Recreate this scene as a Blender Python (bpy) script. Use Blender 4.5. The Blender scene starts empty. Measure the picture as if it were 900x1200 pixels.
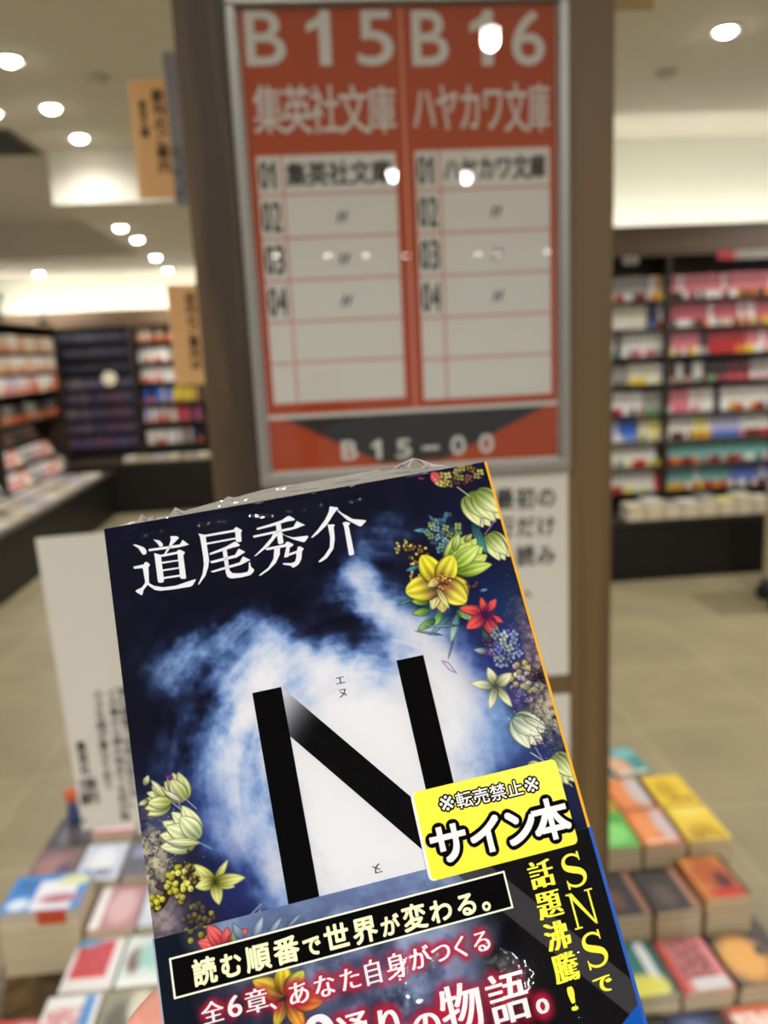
import bpy, bmesh, math, random
import numpy as np
from math import sin, cos, pi, radians, atan, atan2, hypot
from mathutils import Matrix, Vector

random.seed(7)
RNG = np.random.default_rng(11)
SC = bpy.context.scene
COL = SC.collection

# ------------------------------------------------------------------ camera
FPX = 950.0                                   # focal length in pixels of the 900 x 1200 frame
EYE = np.array([0.0, 0.0, 1.56])
ROLL, PITCH, YAW = atan2(232, 4816), atan(FPX / hypot(232, 4816)), radians(4.0)
FW = np.array([sin(YAW) * cos(PITCH), cos(YAW) * cos(PITCH), -sin(PITCH)])
_r0 = np.array([cos(YAW), -sin(YAW), 0.0]); _u0 = np.cross(_r0, FW)
RT = cos(ROLL) * _r0 - sin(ROLL) * _u0
UP = cos(ROLL) * _u0 + sin(ROLL) * _r0
def ray(px, py): return FW + RT * (px - 450) / FPX + UP * (600 - py) / FPX
def at_y(px, py, Y): d = ray(px, py); return EYE + d * (Y / d[1])
def at_z(px, py, Z): d = ray(px, py); return EYE + d * ((Z - EYE[2]) / d[2])

cam = bpy.data.cameras.new('camera'); cam_o = bpy.data.objects.new('camera', cam); COL.objects.link(cam_o)
cam_o.matrix_world = Matrix([[RT[i], UP[i], -FW[i], EYE[i]] for i in range(3)] + [[0, 0, 0, 1]])
cam.sensor_fit = 'VERTICAL'; cam.sensor_height = 24.0; cam.lens = 24.0 * FPX / 1200
cam.clip_start = 0.01; cam.clip_end = 100
cam.dof.use_dof = True; cam.dof.focus_distance = 0.197; cam.dof.aperture_fstop = 7.8
SC.camera = cam_o

# ------------------------------------------------------------------ light
W = bpy.data.worlds.new('world'); SC.world = W; W.use_nodes = True
W.node_tree.nodes['Background'].inputs[0].default_value = (0.96, 0.98, 1.0, 1)
W.node_tree.nodes['Background'].inputs[1].default_value = 0.36
LAMP_W = 70.0           # watts of one ceiling downlight
LAMP_COL = (1.0, 0.99, 0.985)
LENS_E = 45.0           # what the eye sees when looking into one
COVE_E = 26.0
vs = SC.view_settings
vs.view_transform = 'Standard'; vs.look = 'None'; vs.exposure = -0.10; vs.gamma = 1.0; vs.use_curve_mapping = False

# ------------------------------------------------------------------ helpers
def lin(c):
    c = np.asarray(c, float)
    if c.max() > 1.0: c = c / 255.0
    return np.where(c <= 0.04045, c / 12.92, ((c + 0.055) / 1.055) ** 2.4)
_m = {}
def mat(name, rgb, rough=0.6, spec=0.4, var=0.06, scale=30.0, metal=0.0, emit=0.0):
    """plain painted / paper / plastic surface with a little procedural mottling"""
    if name in _m: return _m[name]
    m = bpy.data.materials.new(name); m.use_nodes = True
    nt = m.node_tree; b = nt.nodes['Principled BSDF']
    c = lin(rgb)
    tc = nt.nodes.new('ShaderNodeTexCoord'); nz = nt.nodes.new('ShaderNodeTexNoise')
    nz.inputs['Scale'].default_value = scale; nz.inputs['Detail'].default_value = 3
    mx = nt.nodes.new('ShaderNodeMix'); mx.data_type = 'RGBA'
    mx.inputs[6].default_value = (*(c * (1 - var)), 1); mx.inputs[7].default_value = (*np.minimum(c * (1 + var), 1), 1)
    nt.links.new(tc.outputs['Object'], nz.inputs['Vector']); nt.links.new(nz.outputs['Fac'], mx.inputs[0])
    nt.links.new(mx.outputs[2], b.inputs['Base Color'])
    b.inputs['Roughness'].default_value = rough; b.inputs['Specular IOR Level'].default_value = spec
    b.inputs['Metallic'].default_value = metal
    if emit:
        b.inputs['Emission Color'].default_value = (*c, 1); b.inputs['Emission Strength'].default_value = emit
    _m[name] = m; return m
def vcmat(name, rough=0.5, spec=0.4):
    """printed surface: ink colour from the mesh's colour attribute"""
    if name in _m: return _m[name]
    m = bpy.data.materials.new(name); m.use_nodes = True
    nt = m.node_tree; b = nt.nodes['Principled BSDF']
    a = nt.nodes.new('ShaderNodeAttribute'); a.attribute_name = 'ink'
    nt.links.new(a.outputs['Color'], b.inputs['Base Color'])
    b.inputs['Roughness'].default_value = rough; b.inputs['Specular IOR Level'].default_value = spec
    _m[name] = m; return m
def woodmat(name, dark, light, rough=0.5, axis=2):
    if name in _m: return _m[name]
    m = bpy.data.materials.new(name); m.use_nodes = True
    nt = m.node_tree; b = nt.nodes['Principled BSDF']
    tc = nt.nodes.new('ShaderNodeTexCoord'); mp = nt.nodes.new('ShaderNodeMapping')
    s = [26.0, 26.0, 26.0]; s[axis] = 1.3
    mp.inputs['Scale'].default_value = s
    n1 = nt.nodes.new('ShaderNodeTexNoise'); n1.inputs['Scale'].default_value = 1.0; n1.inputs['Detail'].default_value = 6; n1.inputs['Distortion'].default_value = 0.6
    n2 = nt.nodes.new('ShaderNodeTexNoise'); n2.inputs['Scale'].default_value = 0.22; n2.inputs['Detail'].default_value = 2
    ad = nt.nodes.new('ShaderNodeMath'); ad.operation = 'ADD'
    cr = nt.nodes.new('ShaderNodeValToRGB')
    cr.color_ramp.elements[0].position = 0.72; cr.color_ramp.elements[0].color = (*lin(dark), 1)
    cr.color_ramp.elements[1].position = 1.0; cr.color_ramp.elements[1].color = (*lin(light), 1)
    ml = nt.nodes.new('ShaderNodeMath'); ml.operation = 'MULTIPLY'; ml.inputs[1].default_value = 0.86
    L = nt.links
    L.new(tc.outputs['Object'], mp.inputs['Vector']); L.new(mp.outputs[0], n1.inputs['Vector']); L.new(mp.outputs[0], n2.inputs['Vector'])
    L.new(n1.outputs['Fac'], ad.inputs[0]); L.new(n2.outputs['Fac'], ad.inputs[1]); L.new(ad.outputs[0], ml.inputs[0])
    L.new(ml.outputs[0], cr.inputs[0]); L.new(cr.outputs[0], b.inputs['Base Color'])
    b.inputs['Roughness'].default_value = rough
    _m[name] = m; return m
def clearmat(name, rough=0.03, bump=0.0, bscale=60.0, base=0.0, tint=(1, 1, 1), ior=1.45, haze=0.0):
    """clear acrylic / plastic film: see-through with fresnel gloss, optional crinkles and a milky haze"""
    m = bpy.data.materials.new(name); m.use_nodes = True
    nt = m.node_tree; nt.nodes.remove(nt.nodes['Principled BSDF']); out = nt.nodes['Material Output']; L = nt.links
    tr = nt.nodes.new('ShaderNodeBsdfTransparent'); tr.inputs[0].default_value = (*tint, 1)
    gl = nt.nodes.new('ShaderNodeBsdfGlossy'); gl.inputs['Roughness'].default_value = rough
    fr = nt.nodes.new('ShaderNodeFresnel'); fr.inputs['IOR'].default_value = ior
    mx = nt.nodes.new('ShaderNodeMixShader')
    L.new(fr.outputs[0], mx.inputs[0]); L.new(tr.outputs[0], mx.inputs[1]); L.new(gl.outputs[0], mx.inputs[2])
    if bump:
        tc = nt.nodes.new('ShaderNodeTexCoord'); nz = nt.nodes.new('ShaderNodeTexNoise')
        nz.inputs['Scale'].default_value = bscale; nz.inputs['Detail'].default_value = 4; nz.inputs['Distortion'].default_value = 0.4
        bp = nt.nodes.new('ShaderNodeBump'); bp.inputs['Strength'].default_value = bump; bp.inputs['Distance'].default_value = 0.001
        L.new(tc.outputs['Object'], nz.inputs['Vector']); L.new(nz.outputs['Fac'], bp.inputs['Height'])
        L.new(bp.outputs[0], gl.inputs['Normal']); L.new(bp.outputs[0], fr.inputs['Normal'])
    last = mx
    if haze:
        df = nt.nodes.new('ShaderNodeBsdfDiffuse'); df.inputs[0].default_value = (0.9, 0.9, 0.9, 1)
        m2 = nt.nodes.new('ShaderNodeMixShader'); m2.inputs[0].default_value = haze
        L.new(mx.outputs[0], m2.inputs[1]); L.new(df.outputs[0], m2.inputs[2]); last = m2
    L.new(last.outputs[0], out.inputs['Surface'])
    return m

def mesh(name, verts, faces, mats, parent=None, fm=None, smooth=False):
    me = bpy.data.meshes.new(name); me.from_pydata([tuple(map(float, v)) for v in verts], [], faces)
    for m in (mats if isinstance(mats, (list, tuple)) else [mats]): me.materials.append(m)
    if fm: me.polygons.foreach_set('material_index', fm)
    if smooth: me.polygons.foreach_set('use_smooth', [True] * len(me.polygons))
    me.update()
    o = bpy.data.objects.new(name, me); COL.objects.link(o)
    if parent: o.parent = parent
    return o
class MB:
    """collects shapes of ONE part"""
    def __init__(s): s.v = []; s.f = []; s.m = []
    def add(s, v, f, mi=0):
        k = len(s.v); s.v += [tuple(p) for p in v]; s.f += [tuple(i + k for i in q) for q in f]; s.m += [mi] * len(f); return s
    def box(s, x0, y0, z0, x1, y1, z1, mi=0, c=0.0):
        if c <= 0:
            v = [(x, y, z) for z in (z0, z1) for y in (y0, y1) for x in (x0, x1)]
            f = [(0, 2, 3, 1), (4, 5, 7, 6), (0, 1, 5, 4), (2, 6, 7, 3), (0, 4, 6, 2), (1, 3, 7, 5)]
            return s.add(v, f, mi)
        bm = bmesh.new()
        r = bmesh.ops.create_cube(bm, size=1)
        bmesh.ops.scale(bm, vec=(x1 - x0, y1 - y0, z1 - z0), verts=bm.verts)
        bmesh.ops.translate(bm, vec=((x0 + x1) / 2, (y0 + y1) / 2, (z0 + z1) / 2), verts=bm.verts)
        bmesh.ops.bevel(bm, geom=bm.edges[:], offset=c, segments=2, affect='EDGES', profile=0.5)
        bm.verts.index_update(); s.add([v.co[:] for v in bm.verts], [[v.index for v in f.verts] for f in bm.faces], mi); bm.free(); return s
    def lathe(s, prof, c=(0, 0, 0), n=24, mi=0, axis='z'):
        v = []
        for r, z in prof:
            for k in range(n):
                a = 2 * pi * k / n; p = (r * cos(a), r * sin(a), z)
                if axis == 'x': p = (z, p[0], p[1])
                if axis == 'y': p = (p[0], z, p[1])
                v.append((p[0] + c[0], p[1] + c[1], p[2] + c[2]))
        f = [(i * n + k, i * n + (k + 1) % n, (i + 1) * n + (k + 1) % n, (i + 1) * n + k) for i in range(len(prof) - 1) for k in range(n)]
        f.append(tuple(range(n - 1, -1, -1))); f.append(tuple((len(prof) - 1) * n + k for k in range(n)))
        return s.add(v, f, mi)
    def tube(s, pts, r, n=8, mi=0):
        pts = [Vector(p) for p in pts]; v = []
        for i, p in enumerate(pts):
            t = (pts[min(i + 1, len(pts) - 1)] - pts[max(i - 1, 0)]).normalized()
            a = t.orthogonal().normalized(); b = t.cross(a)
            v += [p + (a * cos(2 * pi * k / n) + b * sin(2 * pi * k / n)) * r for k in range(n)]
        f = [(i * n + k, i * n + (k + 1) % n, (i + 1) * n + (k + 1) % n, (i + 1) * n + k) for i in range(len(pts) - 1) for k in range(n)]
        f.append(tuple(range(n))); f.append(tuple((len(pts) - 1) * n + k for k in range(n)))
        return s.add(v, f, mi)
    def build(s, name, mats, parent=None, smooth=False):
        return mesh(name, s.v, s.f, mats, parent, s.m, smooth)
def tag(o, label=None, cat=None, group=None, kind=None):
    if label: o['label'] = label
    if cat: o['category'] = cat
    if group: o['group'] = group
    if kind: o['kind'] = kind
    return o
def empty(name, loc=(0, 0, 0), label=None, cat=None, group=None):
    o = bpy.data.objects.new(name, None); COL.objects.link(o); o.location = loc; o.empty_display_size = 0.05
    return tag(o, label, cat, group)
def structure(o): o['kind'] = 'structure'; return o
def setink(me, cols):
    a = me.color_attributes.new('ink', 'FLOAT_COLOR', 'POINT')
    buf = np.ones((len(me.vertices), 4), np.float32); buf[:, :3] = cols; a.data.foreach_set('color', buf.ravel())

# ---- lettering: the built-in font turned into flat meshes
_g = {}
def glyph(s):
    if s == '1' and s not in _g:               # plain stroke with a flag, as on the signs
        _g[s] = (np.array([(.24, 0), (.36, 0), (.36, .72), (.26, .72), (.24, .64), (.10, .55), (.10, .45), (.24, .52)]), [(0, 1, 2, 3, 4, 7), (7, 4, 5, 6)])
    if s not in _g:
        c = bpy.data.curves.new('t', 'FONT'); c.body = s; c.resolution_u = 6
        o = bpy.data.objects.new('t', c); COL.objects.link(o)
        dg = bpy.context.evaluated_depsgraph_get(); me = bpy.data.meshes.new_from_object(o.evaluated_get(dg))
        v = np.array([p.co[:2] for p in me.vertices]) if len(me.vertices) else np.zeros((0, 2))
        f = [tuple(p.vertices) for p in me.polygons]
        bpy.data.objects.remove(o); bpy.data.curves.remove(c); bpy.data.meshes.remove(me)
        _g[s] = (v, f)
    return _g[s]
def ring(r, n=10): return [(r * cos(2 * pi * k / n), r * sin(2 * pi * k / n)) for k in range(n)] + [(0, 0)]
def sq(r, n=2): return [(i * r, j * r) for i in (-1, 0, 1) for j in (-1, 0, 1)]
def xs(r, n=3): return [(-r + 2 * r * k / (n - 1), 0) for k in range(n)]
def layout(items, spread=((0, 0),)):
    """items: (text, x0, y0, w, h, mode). mode 'box': ink box fills the cell; 'em': the em square fills the cell"""
    V, F, Z = [], [], []
    for s, x0, y0, w, h, mode in items:
        v, f = glyph(s)
        if len(v) == 0: continue
        if mode == 'box':
            lo, hi = v.min(0), v.max(0); q = (v - lo) / np.maximum(hi - lo, 1e-6)
        else:
            q = (v - [0, -0.10]) / [1.0, 0.98]
        q = q * [w, h] + [x0, y0]
        for n_, (dx, dy) in enumerate(spread):       # copies of a stroke lie a hair above each other so that they never share a plane
            k = len(V); V += [(p[0] + dx, p[1] + dy) for p in q]; Z += [n_] * len(q); F += [tuple(i + k for i in t) for t in f]
    return V, F, Z
def lettering(name, items, m, z, parent, spread=((0, 0),), swap=None):
    V, F, Z = layout(items, spread)
    o = mesh(name, [(x, y, z + 6e-6 * k) for (x, y), k in zip(V, Z)], F, m, parent); return o

# ------------------------------------------------------------------ the room
M_CEIL = mat('ceiling_paint', (222, 217, 203), 0.9, 0.1, 0.02, 2.0)
M_WALL = mat('wall_paint', (232, 230, 219), 0.85, 0.1, 0.02, 2.0)
M_DARKWOOD = woodmat('dark_shelf_wood', (34, 25, 17), (60, 45, 30), 0.5, 0)
M_FASCIA = woodmat('fascia_wood', (70, 52, 33), (98, 76, 50), 0.5, 0)
M_BLACK = mat('black_laminate', (24, 21, 18), 0.5, 0.3)
M_WHITE = mat('white_plastic', (225, 223, 216), 0.4)
M_STEEL = mat('brushed_aluminium', (158, 155, 150), 0.38, 0.5, 0.05, 80, metal=0.6)
M_PLINTH = mat('plinth_brown', (60, 50, 38), 0.6)

fm = bpy.data.materials.new('floor_tile'); fm.use_nodes = True
nt = fm.node_tree; b = nt.nodes['Principled BSDF']; L = nt.links
tc = nt.nodes.new('ShaderNodeTexCoord'); br = nt.nodes.new('ShaderNodeTexBrick')
br.offset = 0.0; br.inputs['Scale'].default_value = 1.0; br.inputs['Brick Width'].default_value = 0.6; br.inputs['Row Height'].default_value = 0.6
br.inputs['Mortar Size'].default_value = 0.006; br.inputs['Mortar Smooth'].default_value = 0.3
br.inputs['Color1'].default_value = (*lin((160, 147, 114)), 1); br.inputs['Color2'].default_value = (*lin((150, 138, 106)), 1); br.inputs['Mortar'].default_value = (*lin((172, 160, 128)), 1)
nz = nt.nodes.new('ShaderNodeTexNoise'); nz.inputs['Scale'].default_value = 3.0; nz.inputs['Detail'].default_value = 5
mx = nt.nodes.new('ShaderNodeMix'); mx.data_type = 'RGBA'; mx.blend_type = 'MULTIPLY'; mx.inputs[0].default_value = 1
cr = nt.nodes.new('ShaderNodeValToRGB'); cr.color_ramp.elements[0].position = 0.3; cr.color_ramp.elements[0].color = (0.80, 0.80, 0.80, 1); cr.color_ramp.elements[1].position = 0.7
L.new(tc.outputs['Object'], br.inputs['Vector']); L.new(tc.outputs['Object'], nz.inputs['Vector']); L.new(nz.outputs['Fac'], cr.inputs[0])
L.new(br.outputs['Color'], mx.inputs[6]); L.new(cr.outputs[0], mx.inputs[7]); L.new(mx.outputs[2], b.inputs['Base Color'])
b.inputs['Roughness'].default_value = 0.42; b.inputs['Specular IOR Level'].default_value = 0.35

structure(MB().box(-5.5, -10, -0.1, 5.5, 10, 0).build('floor', fm))
# flat ceiling over the front of the shop; raised trough along the right-hand bookcase; lower soffit at the back left
structure(MB().box(-5.5, -10, 2.80, 5.5, 4.75, 2.98).box(-5.5, 4.75, 2.80, 1.0, 5.16, 2.98)
          .box(1.0, 4.75, 2.905, 5.5, 5.95, 2.98).box(-5.5, 5.16, 2.80, -1.5, 7.6, 2.98).build('ceiling', M_CEIL))
structure(MB().box(-1.5, 5.16, 2.50, 1.0, 9.05, 2.98).box(-5.5, 7.6, 2.50, -1.5, 9.05, 2.98).build('ceiling_soffit', M_CEIL))
structure(MB().box(-5.5, 9.05, 2.62, 1.0, 9.9, 2.98).build('ceiling_trough', M_CEIL))
structure(MB().box(-5.5, 9.55, 0, 1.0, 9.7, 2.62).build('wall_back', M_WALL))
structure(MB().box(0.95, 5.76, 0, 5.5, 5.90, 2.905).build('wall_right', M_WALL))
structure(MB().box(0.95, 5.90, 0, 1.08, 9.55, 2.5).build('wall_corner', M_WALL))
structure(MB().box(-3.6, 3.0, 0, -3.45, 9.55, 2.5).build('wall_left', M_WALL))

M_LENS = bpy.data.materials.new('downlight_lens'); M_LENS.use_nodes = True
b = M_LENS.node_tree.nodes['Principled BSDF']; b.inputs['Base Color'].default_value = (1, 1, 1, 1)
b.inputs['Emission Color'].default_value = (1.0, 0.95, 0.84, 1); b.inputs['Emission Strength'].default_value = LENS_E
M_TRIM = mat('downlight_trim', (215, 210, 196), 0.5)
ring_me = MB().lathe([(0.039, 0.0), (0.054, -0.004), (0.058, 0.0), (0.058, 0.004), (0.039, 0.004)]).build('trim_ring', M_TRIM)
lens_me = MB().lathe([(0.004, -0.020), (0.018, -0.018), (0.031, -0.011), (0.038, 0.0), (0.038, 0.003)]).build('lens', M_LENS)
ring_d, lens_d = ring_me.data, lens_me.data
bpy.data.objects.remove(ring_me); bpy.data.objects.remove(lens_me)
bulb = bpy.data.lights.new('bulb', 'SPOT'); bulb.energy = LAMP_W; bulb.color = LAMP_COL; bulb.spot_size = radians(168); bulb.spot_blend = 0.7; bulb.shadow_soft_size = 0.032
def downlight(x, y, z, label, group, power=1.0):
    t = empty('downlight', (x, y, z), label, 'ceiling light', group)
    for nm, d in (('trim_ring', ring_d), ('lens', lens_d)):
        o = bpy.data.objects.new(nm, d); COL.objects.link(o); o.parent = t; o.location = (0, 0, -0.004)
    lb = bulb
    if power != 1.0: lb = bulb.copy(); lb.energy = LAMP_W * power
    o = bpy.data.objects.new('bulb', lb); COL.objects.link(o); o.parent = t; o.location = (0, 0, -0.045)
G1 = 'downlights in the ceiling in view'
for x, y, z, lb in ((-1.18, 3.70, 2.80, 'round ceiling downlight nearest the camera on the upper left'),
                    (-1.22, 4.35, 2.80, 'second round downlight from the front in the left row of the high ceiling'),
                    (-1.24, 4.90, 2.80, 'round downlight just in front of the step where the ceiling drops'),
                    (-1.52, 4.40, 2.80, 'round downlight at the left edge of the picture beside the dark vent'),
                    (1.76, 3.55, 2.80, 'single round bright downlight in the ceiling right of the wooden pillar'),
                    (-1.32, 6.05, 2.50, 'first downlight in the row along the low soffit behind the orange posters'),
                    (-1.33, 6.63, 2.50, 'second downlight in the row along the low soffit, close behind the first'),
                    (-1.41, 7.76, 2.50, 'third downlight in the row along the low soffit'),
                    (-1.50, 8.85, 2.50, 'farthest downlight in the soffit row, just above the lower orange poster'),
                    (-2.75, 8.70, 2.50, 'small far downlight above the dark navy bookcase'),
                    (-3.30, 8.60, 2.50, 'small far downlight above the left bookcase at the picture edge')):
    downlight(x, y, z, lb, G1, 0.8 if z < 2.6 else {4.90: 0.12, 4.35: 0.45}.get(y, 0.8))
G2 = 'downlights behind and above the viewer'
for x, y in ((0.76, -1.26), (0.59, -3.75), (1.14, -3.92), (-1.6, -1.4), (-0.12, -0.42), (-0.46, -8.29), (0.18, -8.5), (0.68, -8.67), (1.23, -8.85), (2.22, -8.98), (2.5, -9.08), (3.16, -9.01), (-2.2, -2.6), (2.4, -2.4)):  # the lamp nearest overhead is added for a sheen on the film
    downlight(x, y, 2.80, 'downlight of the partly added set behind the viewer, lighting sign and novel', G2, 1.0 if y < -5 else (0.25 if y > -1 else 2.15 if x < 0 else 1.35))
for x, y in ((2.4, 2.3), (-1.9, 0.9), (3.6, 4.1)):  # added lamps out of view, brightening the bookcase and the orange notices
    downlight(x, y, 2.80, 'added unseen ceiling downlight outside the picture to the side', 'added downlights to the sides', 2.1 if x > 0 else 0.8)

# smoke detectors, ceiling vent
def detector(x, y, lb):
    t = empty('smoke_detector', (x, y, 2.80), lb, 'smoke detector')
    MB().lathe([(0.05, 0), (0.052, -0.01), (0.04, -0.022), (0.012, -0.03)]).build('housing', mat('detector_grey', (196, 188, 170), 0.5), t)
    MB().lathe([(0.010, -0.029), (0.008, -0.036)], n=12).build('sensor_tip', M_TRIM, t)
detector(-0.89, 3.93, 'round grey smoke detector on the ceiling left of the pillar')
detector(1.73, 4.06, 'round smoke detector on the ceiling right of the pillar')
t = empty('ceiling_vent', (-1.84, 4.95, 2.80), 'dark square ceiling air vent at the left edge', 'vent')
MB().box(-0.30, -0.26, -0.012, 0.30, 0.26, 0, c=0.004).build('vent_frame', mat('vent_grey', (92, 85, 72), 0.6), t)
v = MB()
for k in range(7): v.box(-0.26, -0.21 + k * 0.065, -0.022, 0.26, -0.18 + k * 0.065, -0.012)
v.build('vent_slats', mat('vent_dark', (58, 52, 44), 0.6), t)

# cove strip lights lying on top of the bookcases
M_COVE = bpy.data.materials.new('cove_tube'); M_COVE.use_nodes = True
b = M_COVE.node_tree.nodes['Principled BSDF']; b.inputs['Emission Color'].default_value = (1.0, 0.99, 0.88, 1); b.inputs['Emission Strength'].default_value = COVE_E
M_COVE2 = M_COVE.copy(); M_COVE2.name = 'cove_tube_dim'; M_COVE2.node_tree.nodes['Principled BSDF'].inputs['Emission Strength'].default_value = COVE_E * 1.15
def cove(name, x0, x1, y, z, lb, m=None):
    t = empty(name, ((x0 + x1) / 2, y, z), lb, 'strip light'); w = (x1 - x0) / 2
    MB().box(-w, -0.03, 0, w, 0.03, 0.02).build('channel', M_WHITE, t)
    MB().tube([(-w, 0, 0.035), (w, 0, 0.035)], 0.015, 10).build('tube', m or M_COVE, t)
cove('cove_light', 1.40, 3.9, 5.46, 2.228, 'strip light glowing behind the top of the right-hand bookcase')
cove('cove_light', -3.38, -0.62, 9.27, 2.093, 'strip light glowing behind the top of the far left bookcases', M_COVE2)

# ------------------------------------------------------------------ bookcases
def bookcase(name, x0, x1, yf, depth, base_z, ztop, rows, dividers, label, wood, header=0.14, plinth=None):
    """front face at y = yf, looking towards -y. rows = heights of shelf boards"""
    t = empty(name, ((x0 + x1) / 2, yf + depth / 2, 0), label, 'bookcase')
    ox, oy = -(x0 + x1) / 2, -(yf + depth / 2)
    def P(nm, mb, m): o = mb.build(nm, m, t); return o
    P('side_panel', MB().box(x0 + ox, yf + oy, 0, x0 + 0.02 + ox, yf + depth + oy, ztop), wood)
    P('side_panel', MB().box(x1 - 0.02 + ox, yf + oy, 0, x1 + ox, yf + depth + oy, ztop), wood)
    P('back_panel', MB().box(x0 + 0.02 + ox, yf + depth - 0.012 + oy, 0, x1 - 0.02 + ox, yf + depth + oy, ztop), wood)
    P('top_board', MB().box(x0 + 0.02 + ox, yf + 0.018 + oy, ztop - 0.02, x1 - 0.02 + ox, yf + depth - 0.012 + oy, ztop), wood)
    P('header', MB().box(x0 + ox, yf - 0.002 + oy, ztop - 0.02 - header, x1 + ox, yf + 0.018 + oy, ztop + 0.05), M_FASCIA)
    for z in rows: P('shelf', MB().box(x0 + 0.02 + ox, yf + 0.004 + oy, z - 0.016, x1 - 0.02 + ox, yf + depth - 0.012 + oy, z, c=0.0), wood)
    for x in dividers: P('divider', MB().box(x - 0.012 + ox, yf + 0.006 + oy, base_z, x + 0.012 + ox, yf + depth - 0.012 + oy, ztop - 0.02), wood)
    P('plinth', MB().box(x0 + 0.02 + ox, yf + 0.02 + oy, 0, x1 - 0.02 + ox, yf + depth - 0.012 + oy, base_z - 0.016), M_BLACK)
    return t

# palette of spines (upper colour, wrapper colour on the lower third)
PAL = {'white': (214, 210, 200), 'cream': (208, 200, 176), 'pink': (205, 118, 126), 'red': (176, 44, 48), 'grey': (150, 146, 138), 'navy': (34, 36, 66),
       'dark': (46, 38, 36), 'blue': (38, 104, 200), 'teal': (112, 168, 160), 'periwinkle': (92, 118, 190), 'yellow': (214, 190, 60), 'orange': (206, 128, 40),
       'lavender': (176, 172, 200), 'green': (120, 150, 110), 'rose': (190, 92, 104), 'tan': (170, 150, 112), 'lemon': (222, 214, 130), 'maroon': (90, 34, 40)}
def spm(c): return mat('paper_' + c, PAL[c], 0.45, 0.4, 0.05, 40)
def spine_mesh(has_obi):
    # a shelved pocket book standing upright, spine towards -y: 1 x 0.105 x 0.15, slightly rounded spine, wrapper on the lower third
    mb = MB(); n = 5
    prof = [(-0.5 + k / (n - 1), -0.004 * (1 - (2 * k / (n - 1) - 1) ** 2)) for k in range(n)] + [(0.5, 0.105), (-0.5, 0.105)]
    z0 = 0.046 if has_obi else 0.0
    def prism(pr, a, b2, mi):
        k = len(pr); v = [(x, y, a) for x, y in pr] + [(x, y, b2) for x, y in pr]
        f = [(i, (i + 1) % k, k + (i + 1) % k, k + i) for i in range(k)] + [tuple(range(k - 1, -1, -1)), tuple(range(k, 2 * k))]
        mb.add(v, f, mi)
    prism(prof, z0, 0.148, 0)
    if has_obi: prism(prof, 0, z0, 1)
    # title block on the spine
    mb.add([(-0.22, -0.0052, 0.085), (0.22, -0.0052, 0.085), (0.22, -0.0052, 0.138), (-0.22, -0.0052, 0.138)], [(0, 1, 2, 3)], 2)
    me = mb.build('shelved_paperback', [spm('white'), spm('red'), mat('spine_ink', (70, 60, 58), 0.6)]); d = me.data; bpy.data.objects.remove(me); return d
SPINE = spine_mesh(True)
n_spines = 0
def shelved(x, y, z, w, h, c1, c2, label, group):
    global n_spines
    o = bpy.data.objects.new('shelved_paperback', SPINE); COL.objects.link(o); o.location = (x + w / 2, y, z + 0.0006); o.scale = (w * 0.96, 1, h / 0.148)
    for i, c in enumerate((c1, c2)):
        o.material_slots[i].link = 'OBJECT'; o.material_slots[i].material = spm(c)
    tag(o, label, 'book', group); n_spines += 1

# right-hand bookcase: faces at y = 5.0, eight rows of pocket books
RX0, RX1, RY = 1.37, 3.95, 5.30
SHELF = [1.811, 1.63, 1.448, 1.267, 1.065, 0.884, 0.713, 0.536]
rc = bookcase('bookcase', RX0, RX1, RY, 0.26, 0.45, 2.225, SHELF, [2.307], 'tall dark wall bookcase full of pocket books right of the wooden pillar', M_DARKWOOD, 0.12)
ROWS = [  # left bay runs, right bay runs: (main, [wrapper colours], metres)
 ([('grey', ['white', 'red', 'dark'], .30), ('orange', ['orange'], .05), ('tan', ['yellow'], .05)], [('pink', ['white', 'rose', 'orange', 'dark', 'maroon'], 1.2)]),
 ([('cream', ['cream', 'white'], .27), ('navy', ['red', 'periwinkle', 'dark'], .13)], [('rose', ['orange', 'maroon', 'white', 'grey', 'yellow', 'red'], 1.2)]),
 ([('dark', ['teal', 'dark'], .10), ('white', ['white', 'grey', 'rose'], .30)], [('pink', ['red', 'white', 'yellow'], .22), ('dark', ['grey'], .06), ('red', ['red', 'red', 'orange'], .26), ('pink', ['rose', 'white', 'yellow'], .7)]),
 ([('grey', ['dark', 'grey'], .15), ('cream', ['yellow', 'lemon', 'white'], .25)], [('dark', ['grey', 'rose', 'lavender', 'maroon', 'green'], .42), ('maroon', ['rose', 'red'], .16), ('grey', ['white', 'pink'], .6)]),
 ([('white', ['red', 'white', 'navy'], .25), ('grey', ['teal', 'green'], .15)], [('pink', ['white', 'pink'], .22), ('white', ['white'], .10), ('dark', ['dark'], .05), ('white', ['maroon', 'orange', 'white', 'red'], .8)]),
 ([('blue', ['white', 'blue', 'lavender'], .22), ('lemon', ['yellow', 'white', 'green'], .18)], [('white', ['white', 'maroon'], .18), ('lemon', ['orange', 'yellow'], .14), ('lavender', ['yellow', 'periwinkle'], .2), ('white', ['red', 'dark', 'pink'], .24), ('blue', ['white', 'teal'], .4)]),
 ([('red', ['yellow', 'red'], .05), ('white', ['lemon', 'red', 'white', 'green'], .30), ('dark', ['yellow'], .05)], [('teal', ['red', 'teal', 'maroon', 'white', 'red', 'orange'], 1.2)]),
 ([('white', ['white', 'lemon', 'red'], .34), ('red', ['red', 'pink'], .06)], [('teal', ['yellow', 'red', 'white', 'orange'], .45), ('periwinkle', ['navy', 'red', 'white'], .5), ('teal', ['white'], .3)])]
ORD = ['top', 'second', 'third', 'fourth', 'fifth', 'sixth', 'seventh', 'lowest']
SIDE = {0: 'left bay', 1: 'right bay'}
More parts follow.
